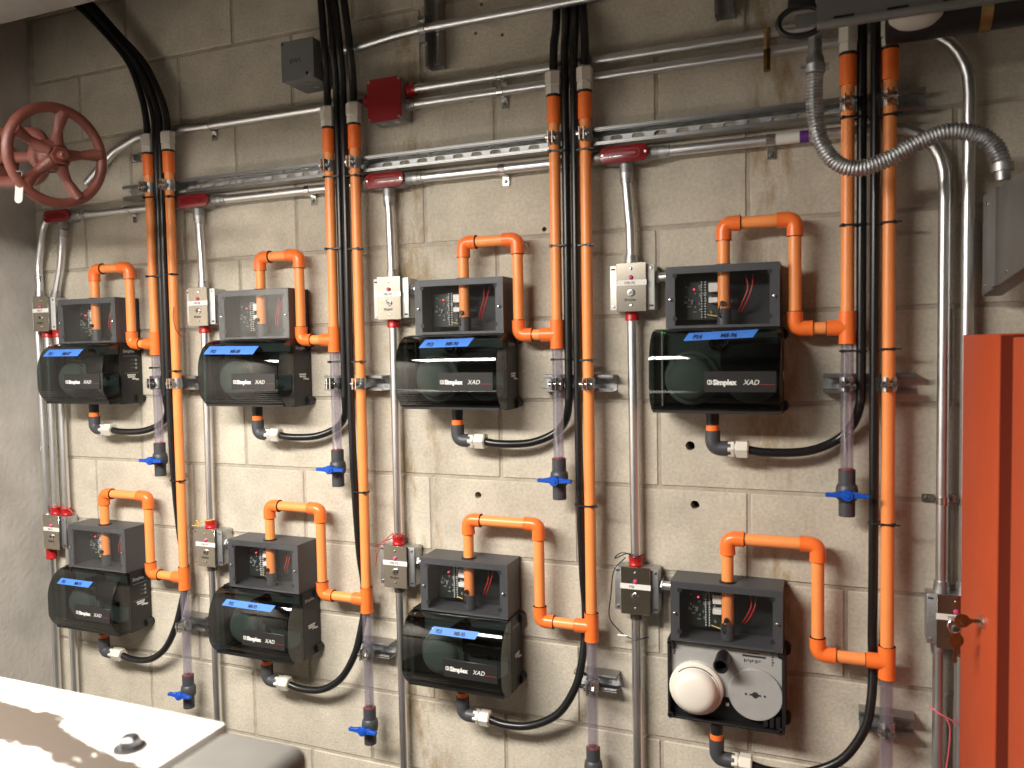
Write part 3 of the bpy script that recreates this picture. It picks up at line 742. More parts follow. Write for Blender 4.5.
# ---------------------------------------------------------------- key switch stations
CR = .0116
def station(c, r, X=None, Z=None, label=None):
    sc = SC[r][c] if X is None else X; z = SZ[r] if Z is None else Z
    lab = label or f'steel key switch plate left of the {ROW[r]} detector, {ORD[c]} column'
    t = thing('key_switch_box', (sc, 0, z - .055), lab, 'key switch', 'key switch boxes on the wall')
    MB().box(sc - .0515, sc + .0515, -.045, -.001, z - .0515, z + .0515).build('back_box', 'galvanized', t, bevel=.004)
    MB().box(sc - .052, sc + .052, -.0485, -.0452, z - .052, z + .052).build('device_cover', 'cast_zinc' if r else 'zinc_light', t, bevel=.0045, bseg=2)
    MB().box(sc - .033, sc + .033, -.0575, -.0480, z - .053, z + .053).build('raised_rim', 'dark_steel', t, smooth=0)
    fp = MB().box(sc - .0348, sc + .0348, -.0595, -.0575, z - .056, z + .056).build('faceplate', 'stainless', t, bevel=.0008, bseg=1)
    lb = MB().box(sc - .036, sc + .036, -.0601, -.0594, z + .004, z + .0165).build('label_strip', 'label_white', t, smooth=0)
    text('lettering', (TAPES[r][c] or 'PS4 M8').split(' ')[1] if X is None else 'M8', .0095, sc - .015, z + .0068, .0602, 'print_dark', lb)
    for zz in (.042, -.042): MB().rev((sc, -.0594, z + zz), (0, -1, 0), [(0, .0038), (.0012, .0034), (.0018, .002)], 10).build('plate_screw', 'bright_steel', t)
    MB().rev((sc, -.0594, z + .0225), (0, -1, 0), [(0, .0052), (.003, .005), (.0055, .0025)], 12).build('indicator_jewel', 'jewel_pink', t)
    kl = MB().rev((sc, -.0594, z - .0125), (0, -1, 0), [(0, .0088), (.0025, .0088), (.003, .0078), (.0034, .0066)], 18).build('key_lock', 'bright_steel', t)
    kk = MB().rev((sc, -.0627, z - .0125), (0, -1, 0), [(0, .0060), (.0006, .0060)], 14); kk.build('lock_face', 'dark_steel', kl)
    MB().box(sc - .0042, sc + .0042, -.0640, -.0630, z - .0133, z - .0117).build('keyway', 'print_dark', kl, smooth=0)
    text('brand_lettering', 'Simplex', .0085, sc - .016, z - .0315, .0596, 'print_dark', t, bold=.0002)
    for q, (ax, az) in enumerate(((-.0445, .043), (.0445, .043), (-.0445, -.043), (.0445, -.043))):
        if q in (0, 3): MB().box(sc + ax - .005, sc + ax + .005, -.0489, -.0483, z + az - .002, z + az + .002).build('mounting_slot', 'print_dark', t, smooth=0)
        else: MB().rev((sc + ax, -.0484, z + az), (0, -1, 0), [(0, .0038), (.0014, .0034), (.002, .0018)], 10).build('cover_screw', 'bright_steel', t)
    return t
for r in (0, 1):
    for c in range(4):
        station(c, r)
        # nipple into the window box
        sc = SC[r][c]; xa = UC[r][c] - .12; z = SZ[r] + (.022 if r == 0 else .010)
        t = thing('conduit_nipple', (sc + .052, -.03, z), f'short steel nipple joining the {ROW[r]} key switch to its window box, {ORD[c]} column', 'conduit', 'nipples beside the key switches')
        MB().cyl((sc + .0505, -.026, z), (xa + .001, -.026, z), .0105, 14).build('nipple', 'emt_steel', t)
        MB().cyl((sc + .0520, -.026, z), (sc + .058, -.026, z), .0155, 6).build('lock_nut', 'galvanized', t, smooth=30)
        MB().cyl((xa - .007, -.026, z), (xa - .0005, -.026, z), .0155, 6).build('lock_nut', 'galvanized', t, smooth=30)
station(0, 1, 2.033, 1.092, 'steel key switch plate half hidden by the red cabinet with hanging keys')

# ---------------------------------------------------------------- conduits
def conduit(path, lab, ends=((0, 'g'), (0, 'g')), rad=.10, cplen=.024, group='steel conduits on the wall', mname='emt_steel'):
    P = [Vector(p) for p in path]
    t = thing('conduit', P[0], lab, 'conduit', group)
    MB().tube(fillet(P, rad, 8), CR, 14).build('tube', mname, t)
    for (k, kind), p, q in ((ends[0], P[0], P[1]), (ends[1], P[-1], P[-2])):
        if not k: continue
        d = (q - p).normalized(); mm = {'g': 'galvanized', 'r': 'red_fitting', 'd': 'dark_steel'}[kind]
        if kind == 'r': MB().rev(p, d, [(0, .0165), (.004, .0175), (.006, .0158), (cplen - .008, .0158), (cplen - .006, .0168), (cplen, .0165), (cplen, CR)], 16, caps=False).build('connector', mm, t)
        else: MB().rev(p, d, [(0, .0155), (cplen * .55, .0155), (cplen * .55, .0142), (cplen, .0142), (cplen, CR)], 16, caps=False).build('connector', mm, t)
    return t
CD = .028
HZ = 2.104
TBX = [-.470, .083, .722, 1.356]            # red conduit bodies
for c in range(4):
    X = TBX[c]
    lab = ['dark red conduit tee under the valve handwheel', 'dark red conduit tee right of the first pipe column', 'dark red conduit tee right of the second pipe column', 'dark red conduit tee right of the third pipe column'][c]
    t = thing('conduit_tee', (X, 0, HZ), lab, 'conduit fitting', 'red conduit tees')
    W, H = .058, .0195
    def oval(w, h, n=7):
        r_ = h; P = []
        for k in range(n + 1): a = -PI / 2 + PI * k / n; P.append((w - r_ * .8 + r_ * .8 * math.cos(a), h * math.sin(a)))
        for k in range(n + 1): a = PI / 2 + PI * k / n; P.append((-w + r_ * .8 + r_ * .8 * math.cos(a), h * math.sin(a)))
        return P
    MB().prism(oval(W - .002, H - .001), lambda a, b_: (X + a, -.006, HZ + b_), lambda a, b_: (X + a, -.046, HZ + b_)).build('fitting_body', 'cast_zinc', t)
    cv = MB().prism(oval(W, H), lambda a, b_: (X + a, -.046, HZ + b_), lambda a, b_: (X + a, -.053, HZ + b_)).build('cover_plate', 'red_cover', t, bevel=.0025, label='glossy dark red cover')
    rm = [(X + a, -.0532, HZ + b_) for a, b_ in oval(W * .64, H * .48)]
    MB().tube(rm, .0009, 5, closed=True).build('raised_rim', 'red_cover', cv)
    MB().box(X - .028, X + .028, -.0538, -.0529, HZ - .003, HZ + .003).build('raised_bar', 'red_cover', cv, smooth=0)
    for s in (-1, 1): MB().rev((X + s * .050, -.0525, HZ), (0, -1, 0), [(0, .0032), (.0015, .0028)], 10).build('cover_screw', 'bright_steel', cv)
    MB().cyl((X, -CD, HZ - .012), (X, -CD, HZ - .040), .0158, 16).build('hub', 'cast_zinc', t)
    MB().cyl((X + .045, -CD, HZ), (X + .078, -CD, HZ), .0158, 16).build('hub', 'cast_zinc', t); MB().cyl((X - .045, -CD, HZ), (X - .066, -CD, HZ), .0158, 16).build('hub', 'cast_zinc', t)
# horizontal runs between the tees
conduit([(TBX[0] + .078, -CD, HZ), (TBX[1] - .066, -CD, HZ)], 'horizontal conduit between the first and second red tees', ((1, 'g'), (1, 'g')))
conduit([(TBX[1] + .078, -CD, HZ), (TBX[2] - .066, -CD, HZ)], 'horizontal conduit between the second and third red tees', ((1, 'g'), (1, 'g')))
conduit([(TBX[2] + .078, -CD, HZ), (TBX[3] - .066, -CD, HZ)], 'horizontal conduit between the third and fourth red tees', ((1, 'g'), (1, 'g')))
conduit([(TBX[3] + .078, -CD, HZ), (2.010, -CD, HZ), (2.010, -CD, 1.144)], 'conduit from the fourth red tee bending down to the key switch beside the cabinet', ((1, 'g'), (1, 'g')), rad=.13)
MB_ = MB().cyl((1.687, -CD, HZ), (1.737, -CD, HZ), CR + .0007, 16); tag(MB_.build('conduit_sticker', 'label_white'), 'white printed sticker wrapped around the upper right conduit', 'sticker')
MB_ = MB().cyl((1.735, -CD, HZ), (1.753, -CD, HZ), CR + .0011, 16); tag(MB_.build('conduit_sticker', 'purple_print'), 'purple sticker end wrapped around the upper right conduit', 'sticker')
# drops from the tees to the switches, with a slight offset bend
for c in (1, 2, 3):
    xt, xs = TBX[c], SC[0][c] - .006
    conduit([(xt, -CD, HZ - .040), (xt + .001, -CD, 2.03), (xt + (xs - xt) * .95, -CD - .002, 1.93), (xs, -CD, 1.850)], f'bent conduit dropping from the red tee to the upper key switch, {ORD[c]} column', ((1, 'g'), (1, 'g')), rad=.2)
    conduit([(xs, -CD, 1.7465), (SC[1][c] - .006, -CD, 1.1428)], f'straight conduit between the upper and lower key switches, {ORD[c]} column', ((1, 'r'), (1, 'r')))
    conduit([(SC[1][c] - .006, -CD, 1.0394), (SC[1][c] - .004, -CD, 0.0)], f'conduit running down below the lower key switch, {ORD[c]} column', ((1, 'd'), (0, 'g')))
# corner runs on the far left
conduit([(-.536, -CD, 2.104), (-.560, -CD, 2.08), (-.590, -CD, 1.96), (-.590, -CD, 1.850)], 'bent conduit nearest the concrete wall, below the handwheel', ((0, 'g'), (1, 'g')), rad=.15)
conduit([(-.470, -CD, 2.064), (-.490, -CD, 1.95), (-.520, -CD, 1.850)], 'conduit dropping straight from the red tee under the handwheel', ((1, 'g'), (1, 'g')), rad=.2)
conduit([(-.606, -CD, 1.7465), (-.600, -CD, 1.1428)], 'leftmost conduit between the two corner key switches', ((0, 'r'), (0, 'r')))
conduit([(-.562, -CD, 1.7465), (-.560, -CD, 1.1428)], 'middle of the three conduits between the corner key switches', ((1, 'r'), (1, 'r')))
conduit([(-.514, -CD, 1.7465), (-.512, -CD, 1.1428)], 'rightmost of the three conduits between the corner key switches', ((1, 'r'), (1, 'r')))
conduit([(-.590, -CD, 1.0394), (-.590, -CD, 0.0)], 'left conduit with long red connector below the corner key switches', ((1, 'r'), (0, 'g')), cplen=.045)
conduit([(-.508, -CD, 1.0394), (-.508, -CD, 0.0)], 'right conduit below the corner key switches', ((0, 'r'), (0, 'g')))
# upper conduits
UZ = 2.318
conduit([(-.36, -CD, 2.20), (-.24, -CD, 2.285), (-.14, -CD, UZ), (.686, -CD, UZ)], 'upper conduit behind the handwheel running right to the red box', ((0, 'g'), (1, 'r')), rad=.12)
conduit([(.784, -CD, 2.331), (2.45, -CD, 2.331)], 'upper of the twin conduits leaving the red box', ((1, 'r'), (0, 'g')))
conduit([(.784, -CD, 2.293), (2.052, -CD, 2.293), (2.052, -CD, 1.144)], 'lower of the twin conduits, bending down beside the grey panel', ((1, 'g'), (1, 'g')), rad=.14)
conduit([(.556, -.06, 2.446), (.66, -.06, 2.448), (.76, -.054, 2.462), (.85, -.053, 2.467), (2.4, -.053, 2.465)], 'topmost conduit climbing from the grey junction box over the strut', ((1, 'g'), (0, 'g')), rad=.12)
conduit([(2.006, -CD, 1.0394), (2.006, -CD, 0.0)], 'left conduit below the key switch beside the cabinet', ((1, 'g'), (0, 'g')))
conduit([(2.046, -CD, 1.0394), (2.046, -CD, 0.0)], 'right conduit below the key switch, behind the cabinet', ((1, 'd'), (0, 'g')))
# straps
def strap(x, z, vertical, lab, d=CD, side=-1):
    t = thing('conduit_strap', (x, 0, z), lab, 'conduit strap', 'one-hole conduit straps'); n = 10; b_ = MB(); w = .008
    for k in range(n):
        q = []
        for a in (-PI * .0 + PI * k / n, PI * (k + 1) / n):
            for r_ in (CR + .0004, CR + .0018): q.append((r_ * math.cos(a), -d - r_ * math.sin(a)))
        f_ = (lambda p, s: (x + p[0], p[1], z + s * w)) if vertical else (lambda p, s: (x + s * w, p[1], z + p[0]))
        b_.add([f_(p, s) for s in (-1, 1) for p in q], [(0, 1, 3, 2), (4, 6, 7, 5), (1, 5, 7, 3), (0, 2, 6, 4), (0, 4, 5, 1), (2, 3, 7, 6)])
    if vertical: b_.box(x + side * CR - .002, x + side * (CR + .024), -.006, -.001, z - w, z + w); b_.box(x + side * (CR + .0004) - .001, x + side * (CR + .0004) + .001, -d, -.002, z - w, z + w)
    else: b_.box(x - w, x + w, -.006, -.001, z + side * (CR + .024), z + side * CR + .002); b_.box(x - w, x + w, -d, -.002, z + side * (CR + .0004) - .001, z + side * (CR + .0004) + .001)
    b_.build('band', 'bright_steel', t)
    p = (x + side * (CR + .014), -.006, z) if vertical else (x, -.006, z + side * (CR + .014))
    MB().rev(p, (0, -1, 0), [(0, .0058), (.002, .0055), (.005, .004)], 6).build('screw', 'dark_steel', t)
strap(-.19, HZ, False, 'strap on the horizontal conduit between the first and second red tees')
strap(.469, HZ, False, 'strap on the horizontal conduit between the second and third red tees')
strap(1.045, HZ, False, 'strap on the horizontal conduit between the third and fourth red tees')
strap(1.675, HZ, False, 'strap on the conduit right of the fourth red tee beside the sticker')
strap(.13, UZ, False, 'strap on the upper conduit right of the first pipe column')
strap(1.045, 2.293, False, 'strap on the lower of the twin conduits above the long strut')
strap(1.045, 2.331, False, 'strap on the upper of the twin conduits above the long strut')
strap(2.010, 1.335, True, 'strap on the conduit above the key switch beside the cabinet')
strap(2.052, 1.335, True, 'strap on the conduit behind the cabinet edge')
strap(-.606, 1.36, True, 'strap on the leftmost conduit next to the concrete wall', side=1)
strap(2.006, .72, True, 'strap on the conduit low down beside the cabinet')
strap(-.590, 1.915, True, 'strap on the bent corner conduit nearest the concrete wall')

# junction boxes
t = thing('junction_box', (.735, 0, 2.252), 'square dark red junction box right of the second pipe column', 'junction box')
MB().box(.686, .784, -.060, -.001, 2.252, 2.357).build('box_body', 'cast_zinc', t, bevel=.006)
rc = [(.694, 2.250), (.777, 2.250), (.786, 2.259), (.786, 2.350), (.777, 2.359), (.694, 2.359), (.685, 2.350), (.685, 2.259)]
cvr = MB().prism(rc, lambda a, b_: (a, -.0602, b_), lambda a, b_: (a, -.0645, b_)).build('cover_plate', 'red_cover', t, bevel=.001, bseg=1, label='flat dark red cover')
for sx, sz in ((.692, 2.352), (.779, 2.352), (.692, 2.257), (.779, 2.257)): MB().rev((sx, -.0644, sz), (0, -1, 0), [(0, .004), (.002, .003)], 10).build('cover_screw', 'bright_steel', cvr)
for sx in (.715, .755): MB().rev((sx, -.03, 2.2522), (0, 0, -1), [(0, .009), (.0012, .0085)], 14).build('knockout', 'galvanized', t)
t = thing('junction_box', (.505, 0, 2.372), 'plain grey junction box with marker writing, top of the second pipe column', 'junction box')
GX, GZ = .455, 2.373
MB().box(GX, GX + .100, -.105, -.001, GZ, GZ + .102).build('box_body', 'box_grey', t, bevel=.002)
cvr = MB().box(GX - .001, GX + .101, -.1085, -.1052, GZ - .001, GZ + .103).build('cover_plate', 'box_grey', t, bevel=.001, bseg=1)
text('marker_writing', 'BWS', .017, GX + .026, GZ + .044, .1086, 'print_dark', cvr)
for sx, sz in ((.006, .096), (.088, .010)): MB().rev((GX + sx, -.1084, GZ + sz), (0, -1, 0), [(0, .0042), (.002, .0034)], 10).build('cover_screw', 'bright_steel', cvr)
MB().rev((GX + .080, -.1084, GZ + .013), (0, -1, 0), [(0, .0045), (.0006, .0045)], 10).build('cover_hole', 'void_black', cvr)
for sy in (-.04, -.075): MB().rev((GX + .06, sy, GZ + .0002), (0, 0, -1), [(0, .008), (.0012, .0075)], 14).build('knockout', 'bright_steel', t)
cn = MB(); cn.cyl((.555, -.06, 2.446), (.561, -.06, 2.446), .0195, 8); cn.cyl((.561, -.06, 2.446), (.574, -.06, 2.446), .017, 16); cn.cyl((.574, -.06, 2.446), (.581, -.06, 2.446), .0165, 8); cn.build('conduit_connector', 'bright_steel', t, smooth=30)
# short vertical struts on the top conduit
t = thing('strut_channel', (.864, 0, 2.378), 'short vertical strut channel carrying the topmost conduit', 'strut channel', 'strut channels on the wall')
strut(t, 2.378, 2.560, 0, horiz=False, slots=False, xc=.864)
t = thing('strut_channel', (1.580, 0, 2.385), 'short vertical strut channel at the top edge right of the third column', 'strut channel', 'strut channels on the wall')
strut(t, 2.385, 2.56, 0, horiz=False, slots=False, xc=1.580)
t = thing('conduit_clamp', (.845, -.053, 2.467), 'steel clamp fixing the topmost conduit to the vertical strut', 'conduit clamp')
MB().ring((.836, -.053, 2.467), (.854, -.053, 2.467), CR + .002, CR, 16).build('band', 'galvanized', t)
for q in (2.478, 2.434): MB().box(.836, .854, -.056, -.0415, q, q + .022).build('ear', 'galvanized', t, smooth=0)
MB().cyl((.845, -.053, 2.490), (.845, -.066, 2.490), .006, 6).build('bolt', 'bright_steel', t)
# little strut clip left of the first column
t = thing('strut_clip', (-.15, 0, 2.262), 'small steel spring clip on the wall beside the first white nut', 'clip')
MB().box(-.190, -.125, -.012, -.001, 2.250, 2.272).build('clip_base', 'dark_steel', t, bevel=.002)
for sx in (-.176, -.140): MB().box(sx, sx + .010, -.026, -.010, 2.250, 2.272).build('clip_tab', 'bright_steel', t, bevel=.001, bseg=1)

# brass nipple hanging off the twin conduits
t = thing('brass_nipple', (1.670, -.052, 2.235), 'brass pipe nipple hanging in front of the twin conduits', 'pipe fitting')
MB().rev((1.670, -.052, 2.290), (0, 0, 1), [(0, .0078), (.002, .0082), (.004, .0062), (.036, .0062), (.038, .0085), (.044, .0075)], 14).build('nipple', 'brass', t)
MB().rev((1.670, -.052, 2.245), (0, 0, 1), [(0, .0080), (.040, .0080), (.046, .0070)], 6).build('brass_nut', 'key_brass', t, smooth=30)

# ---------------------------------------------------------------- loose wires at the lower couplings
def wires(name, mname, paths, lab, r_=.0014):
    t = thing(name, paths[0][0], lab, 'wire', 'loose wires')
    for p in paths: MB().tube(spline(p, 6), r_, 6).build('strand', mname, t)
x = SC[1][2] - .006
wires('wire_tie', 'wire_red', [[(x + .016, -.032, 1.170), (x - .004, -.048, 1.176), (x - .030, -.042, 1.158), (x - .070, -.035, 1.132)], [(x - .016, -.03, 1.160), (x - .035, -.04, 1.150), (x - .055, -.046, 1.120), (x - .060, -.050, 1.085)], [(x - .018, -.030, 1.174), (x, -.046, 1.166), (x + .018, -.03, 1.178)]], 'thin red wire wrapped around the red connector, third column')
x = SC[1][1] - .006
wires('wire_tie', 'wire_yellow', [[(x + .018, -.030, 1.170), (x, -.047, 1.168), (x - .018, -.03, 1.166), (x - .050, -.034, 1.152), (x - .060, -.03, 1.142)], [(x - .050, -.034, 1.152), (x - .044, -.040, 1.165), (x - .035, -.038, 1.150), (x - .062, -.04, 1.148)]], 'thin yellow wire wrapped around the red connector, second column')
x = SC[1][3] - .006
wires('wire_tie', 'wire_black', [[(x + .02, -.03, 1.172), (x, -.047, 1.166), (x - .02, -.03, 1.170), (x - .048, -.036, 1.158), (x - .030, -.050, 1.176), (x, -.048, 1.174)], [(x - .020, -.045, 1.165), (x - .045, -.058, 1.135), (x - .052, -.062, 1.08), (x - .060, -.050, 1.02), (x - .045, -.03, .985), (x - .030, -.03, .972)], [(x - .030, -.03, .972), (x, -.045, .970), (x + .03, -.03, .974)]], 'thin black wire hanging from the red connector, fourth column')
tag(MB().cyl((x - .045, -.030, .9705), (x - .020, -.034, .9725), .0022, 8).build('wire_end', 'print_white'), 'white wire end tied around the conduit below the last lower key switch', 'wire end')
x = SC[1][0]
wires('wire_tie', 'wire_red', [[(x - .02, -.03, 1.170), (x + .01, -.048, 1.175), (x + .045, -.040, 1.172), (x + .075, -.034, 1.150)]], 'thin red wire wrapped around the corner connectors')
wires('wire_tie', 'string_pink', [[(1.990, -.030, .900), (2.006, -.043, .893), (2.024, -.044, .885), (2.046, -.042, .872)], [(2.020, -.044, .885), (2.026, -.046, .862), (2.022, -.046, .80), (2.012, -.043, .72)]], 'pink string tied around the conduit beside the cabinet', .0017)
wires('wire_tie', 'wire_red', [[(.019, -.072, 1.80), (.016, -.073, 1.77), (.022, -.071, 1.735), (.030, -.055, 1.71)]], 'short red wire on the right pipe of the first column', .0014)

# ---------------------------------------------------------------- red handwheel valve, top left
wc = Vector((.249, -.615, 2.094)); wn = Vector((.975, -.175, -.12)).normalized()
t = thing('handwheel_valve', wc - wn * .20, 'red valve with round spoked handwheel at the left edge', 'valve')
wu = (Vector((0, 0, 1)) - wn * wn.z).normalized(); ww = wu.cross(wn)         # up and image-right on the wheel plane
def onw(a, rr, h): return wc + (ww * math.cos(a) + wu * math.sin(a)) * rr + wn * h
wheel = MB().tube([onw(2 * PI * k / 48, .1000, 0) for k in range(48)], .0112, 12, closed=True).build('handwheel', 'valve_red', t)
for k in range(5):
    a = math.radians(84 - 72 * k)
    pts = [onw(a, .018, -.002), onw(a, .045, -.008), onw(a, .070, -.006), onw(a, .097, 0)]
    MB().tube(spline(pts, 4), .01, 10, radii=[.0150 - .0055 * (1 - abs(2 * i / 12 - 1)) for i in range(13)]).build('spoke', 'valve_red', wheel)
MB().rev(wc - wn * .022, wn, [(0, .030), (.010, .034), (.024, .030), (.030, .022)], 20).build('hub', 'valve_red', wheel)
MB().rev(wc + wn * .008, wn, [(0, .020), (.010, .020), (.010, .012)], 6).build('hub_nut', 'valve_red', wheel, smooth=30)
MB().rev(wc + wn * .018, wn, [(0, .010), (.014, .010), (.016, .008)], 14).build('stem', 'valve_red', t)
MB().rev(wc - wn * .32, wn, [(0, .012), (.30, .012)], 14).build('stem', 'valve_red', t)
MB().rev(wc - wn * .055, wn, [(0, .028), (.006, .036), (.028, .036), (.034, .026)], 20).build('yoke_sleeve', 'valve_red', t)
for s in (-1, 1):
    pts = [wc - wn * .045 + wu * s * .012, wc - wn * .060 + wu * s * .035, wc - wn * .095 + wu * s * .050, wc - wn * .20 + wu * s * .055, wc - wn * .32 + wu * s * .052]
    MB().tube(spline(pts, 5), .014, 10).build('yoke_arm', 'valve_red', t)
MB().rev(wc - wn * .36, wn, [(-.02, .065), (.0, .075), (.03, .075), (.034, .055), (.05, .045), (.06, .03)], 24).build('bonnet', 'valve_red', t)
MB().rev(wc - wn * .56, wn, [(0, .060), (.30, .052)], 24).build('valve_body', 'valve_red', t)
vb = wc - wn * .57
MB().rev(vb - Vector((.09, 0, 0)), (1, 0, 0), [(0, .085), (.02, .085), (.02, .06), (.10, .06)], 24).build('valve_flange', 'valve_red', t)
o = MB().cyl((LW - .005, vb.y, vb.z), vb - Vector((.091, 0, 0)), .057, 24).build('sprinkler_pipe', 'valve_red'); tag(o, 'red steel pipe running from the wall to the handwheel valve', 'pipe')
# tag on a string
tc = Vector((.205, -.66, 2.047))
t = thing('hanging_tag', tc, 'small white plastic tag hanging from the handwheel', 'tag')
tg = [(.0085 * math.cos(a) , (.015 if math.sin(a) > 0 else -.015) + .0085 * math.sin(a)) for a in [2 * PI * (k + .5) / 12 for k in range(12)]]
tcx = onw(math.radians(212), .088, .012) + Vector((-.014, 0, -.040)); t.location = tcx
MB().prism(tg, lambda a, b_: tcx + RX * (a + b_ * .1) + Vector((0, 0, b_)), lambda a, b_: tcx + RX * (a + b_ * .1) + Vector((0, 0, b_)) + FWD * .003).build('tag_body', 'tag_white', t)
MB().tube(spline([tcx + Vector((0, 0, .020)), onw(math.radians(212), .090, .013), onw(math.radians(208), .107, .004), onw(math.radians(206), .103, -.010)], 5), .0012, 6).build('string', 'tag_white', t)

# ---------------------------------------------------------------- overhead right: slotted rail, flex conduit, lamp globe, black pipe
t = thing('cable_tray', (2.4, -.30, 2.224), 'grey slotted steel tray rail crossing the top right corner', 'cable tray')
s = MB(); ya = -.30
s.box(1.772, 3.0, ya - .002, ya + .002, 2.236, 2.42); s.build('side_rail', 'grey_sheet', t, smooth=0)
MB().box(1.772, 3.0, ya - .012, ya + .001, 2.2225, 2.2365).build('rail_lip', 'grey_sheet', t, bevel=.003)
for k in range(14):
    x = 1.80 + k * .0865
    MB().box(x, x + .034, ya - .0025, ya - .0019, 2.2385, 2.2435).build('slot', 'void_black', t, smooth=0)
for hx in (1.95, 2.7): MB().cyl((hx, ya + .008, 2.26), (hx, ya + .008, CEIL), .006, 8).build('hanger_rod', 'galvanized', t)
# clevis / hanger ring with the flexible conduit
t = thing('pipe_hanger', (1.752, -.27, 2.25), 'black ring hanger above the flexible conduit', 'pipe hanger')
rc_ = Vector((1.745, -.27, 2.256))
MB().tube([rc_ + Vector((.040 * math.cos(2 * PI * k / 28), 0, .027 * math.sin(2 * PI * k / 28))) for k in range(28)], .0055, 10, closed=True).build('ring', 'black_plastic', t)
MB().box(1.722, 1.770, -.285, -.255, 2.280, 2.34).build('saddle', 'black_plastic', t, bevel=.003)
MB().box(1.735, 1.772, -.274, -.262, 2.246, 2.268).build('tab', 'grey_sheet', t, bevel=.001, bseg=1)
MB().cyl((1.752, -.27, 2.32), (1.752, -.27, CEIL), .006, 8).build('hanger_rod', 'galvanized', t)
t = thing('flexible_conduit', (1.767, -.2, 2.17), 'grey ribbed flexible conduit curving in front of the fourth column', 'flexible conduit')
fp_ = spline([(1.768, -.205, 2.190), (1.767, -.20, 2.12), (1.777, -.195, 2.055), (1.805, -.19, 2.010), (1.846, -.19, 1.994), (1.895, -.19, 2.006), (1.945, -.19, 2.030), (1.995, -.195, 2.044), (2.040, -.20, 2.033), (2.068, -.205, 2.005), (2.078, -.21, 1.970)], 60)
L = [0.0]
for a, b_ in zip(fp_, fp_[1:]): L.append(L[-1] + (b_ - a).length)
N = int(L[-1] / .0016); pts = []; i = 0
for k in range(N + 1):
    s_ = L[-1] * k / N
    while i < len(L) - 2 and L[i + 1] < s_: i += 1
    q = (s_ - L[i]) / max(L[i + 1] - L[i], 1e-9); pts.append(fp_[i].lerp(fp_[i + 1], q))
MB().tube(pts, .0145, 14, radii=[.0150 + .0017 * math.sin(2 * PI * k / 4.0 + .4) for k in range(N + 1)]).build('ribbed_tube', 'galvanized', t, smooth=80)
cn = MB(); cn.rev((1.768, -.207, 2.178), (0, 0, 1), [(0, .0185), (.016, .0185), (.018, .0165), (.030, .0155), (.034, .0125), (.068, .0125)], 16); cn.cyl((1.744, -.207, 2.188), (1.792, -.207, 2.188), .0032, 8)
for q in (1.742, 1.788): cn.cyl((q, -.207, 2.188), (q + .006, -.207, 2.188), .0065, 6)
cn.build('connector', 'galvanized', t)
MB().rev((2.078, -.21, 1.976), (.05, 0, -1), [(0, .0178), (.014, .0178), (.014, .0125), (.030, .0125)], 14).build('connector', 'galvanized', t)
# white globe lamp and black insulated pipe behind the rail
t = thing('globe_lamp', (1.935, -.235, 2.236), 'white round lamp globe behind the tray rail', 'lamp')
MB().rev((1.937, -.235, 2.226), (0, 0, 1), [(0, .004), (.001, .018), (.006, .032), (.016, .043), (.030, .047), (.045, .045)], 28).build('globe', 'globe_white', t)
MB().cyl((1.937, -.235, 2.268), (1.937, -.235, 2.30), .05, 24).build('lamp_collar', 'black_plastic', t)
MB().cyl((1.937, -.235, 2.30), (1.937, -.235, CEIL), .008, 8).build('lamp_stem', 'black_plastic', t)
o = MB().cyl((1.895, -.150, 2.278), (3.0, -.150, 2.278), .046, 24).build('insulated_pipe', 'black_plastic'); tag(o, 'thick black insulated pipe behind the tray rail at top right', 'pipe')
t = thing('pipe_strap', (2.056, -.2, 2.23), 'pale brown strap around the black insulated pipe', 'strap')
MB().ring((2.047, -.150, 2.278), (2.066, -.150, 2.278), .0485, .046, 24).build('band', 'brass', t)
MB().box(2.047, 2.066, -.153, -.147, 2.32, CEIL).build('hanger', 'brass', t, smooth=0)

# ---------------------------------------------------------------- grey panel box and red cabinet at the right edge
t = thing('grey_enclosure', (2.08, -.1, 1.755), 'grey sheet metal enclosure above the red cabinet at the right edge', 'enclosure')
A = [(2.072, -.060, 1.748), (2.100, -.34, 1.790), (2.135, -.34, 1.79), (2.107, -.06, 1.748)]
g = MB(); g.add([Vector(p) for p in A] + [Vector((p[0], p[1], 1.945)) for p in A], [(3, 2, 1, 0), (4, 5, 6, 7), (0, 1, 5, 4), (1, 2, 6, 5), (2, 3, 7, 6), (3, 0, 4, 7)])
g.build('box_body', 'grey_sheet', t, bevel=.003)
MB().add([(2.0735, -.135, 1.760), (2.0770, -.160, 1.764), (2.0770, -.160, 1.944), (2.0735, -.135, 1.944), (2.082, -.135, 1.760), (2.082, -.160, 1.764), (2.082, -.160, 1.944), (2.082, -.135, 1.944)],
         [(0, 1, 2, 3), (7, 6, 5, 4), (0, 4, 5, 1), (3, 2, 6, 7), (0, 3, 7, 4), (1, 5, 6, 2)]).build('corner_flange', 'grey_sheet', t, smooth=0)
for sy, sz in ((-.085, 1.768), (-.205, 1.785), (-.085, 1.925)):
    sx = 2.072 + (-.060 - sy) * .1; MB().rev((sx + .001, sy, sz), (-1, 0, 0), [(0, .0042), (.003, .0036), (.004, .002)], 10).build('screw', 'bright_steel', t)
MB().box(2.08, 2.10, -.062, 0, 1.80, 1.90).build('wall_bracket', 'grey_sheet', t, smooth=0)

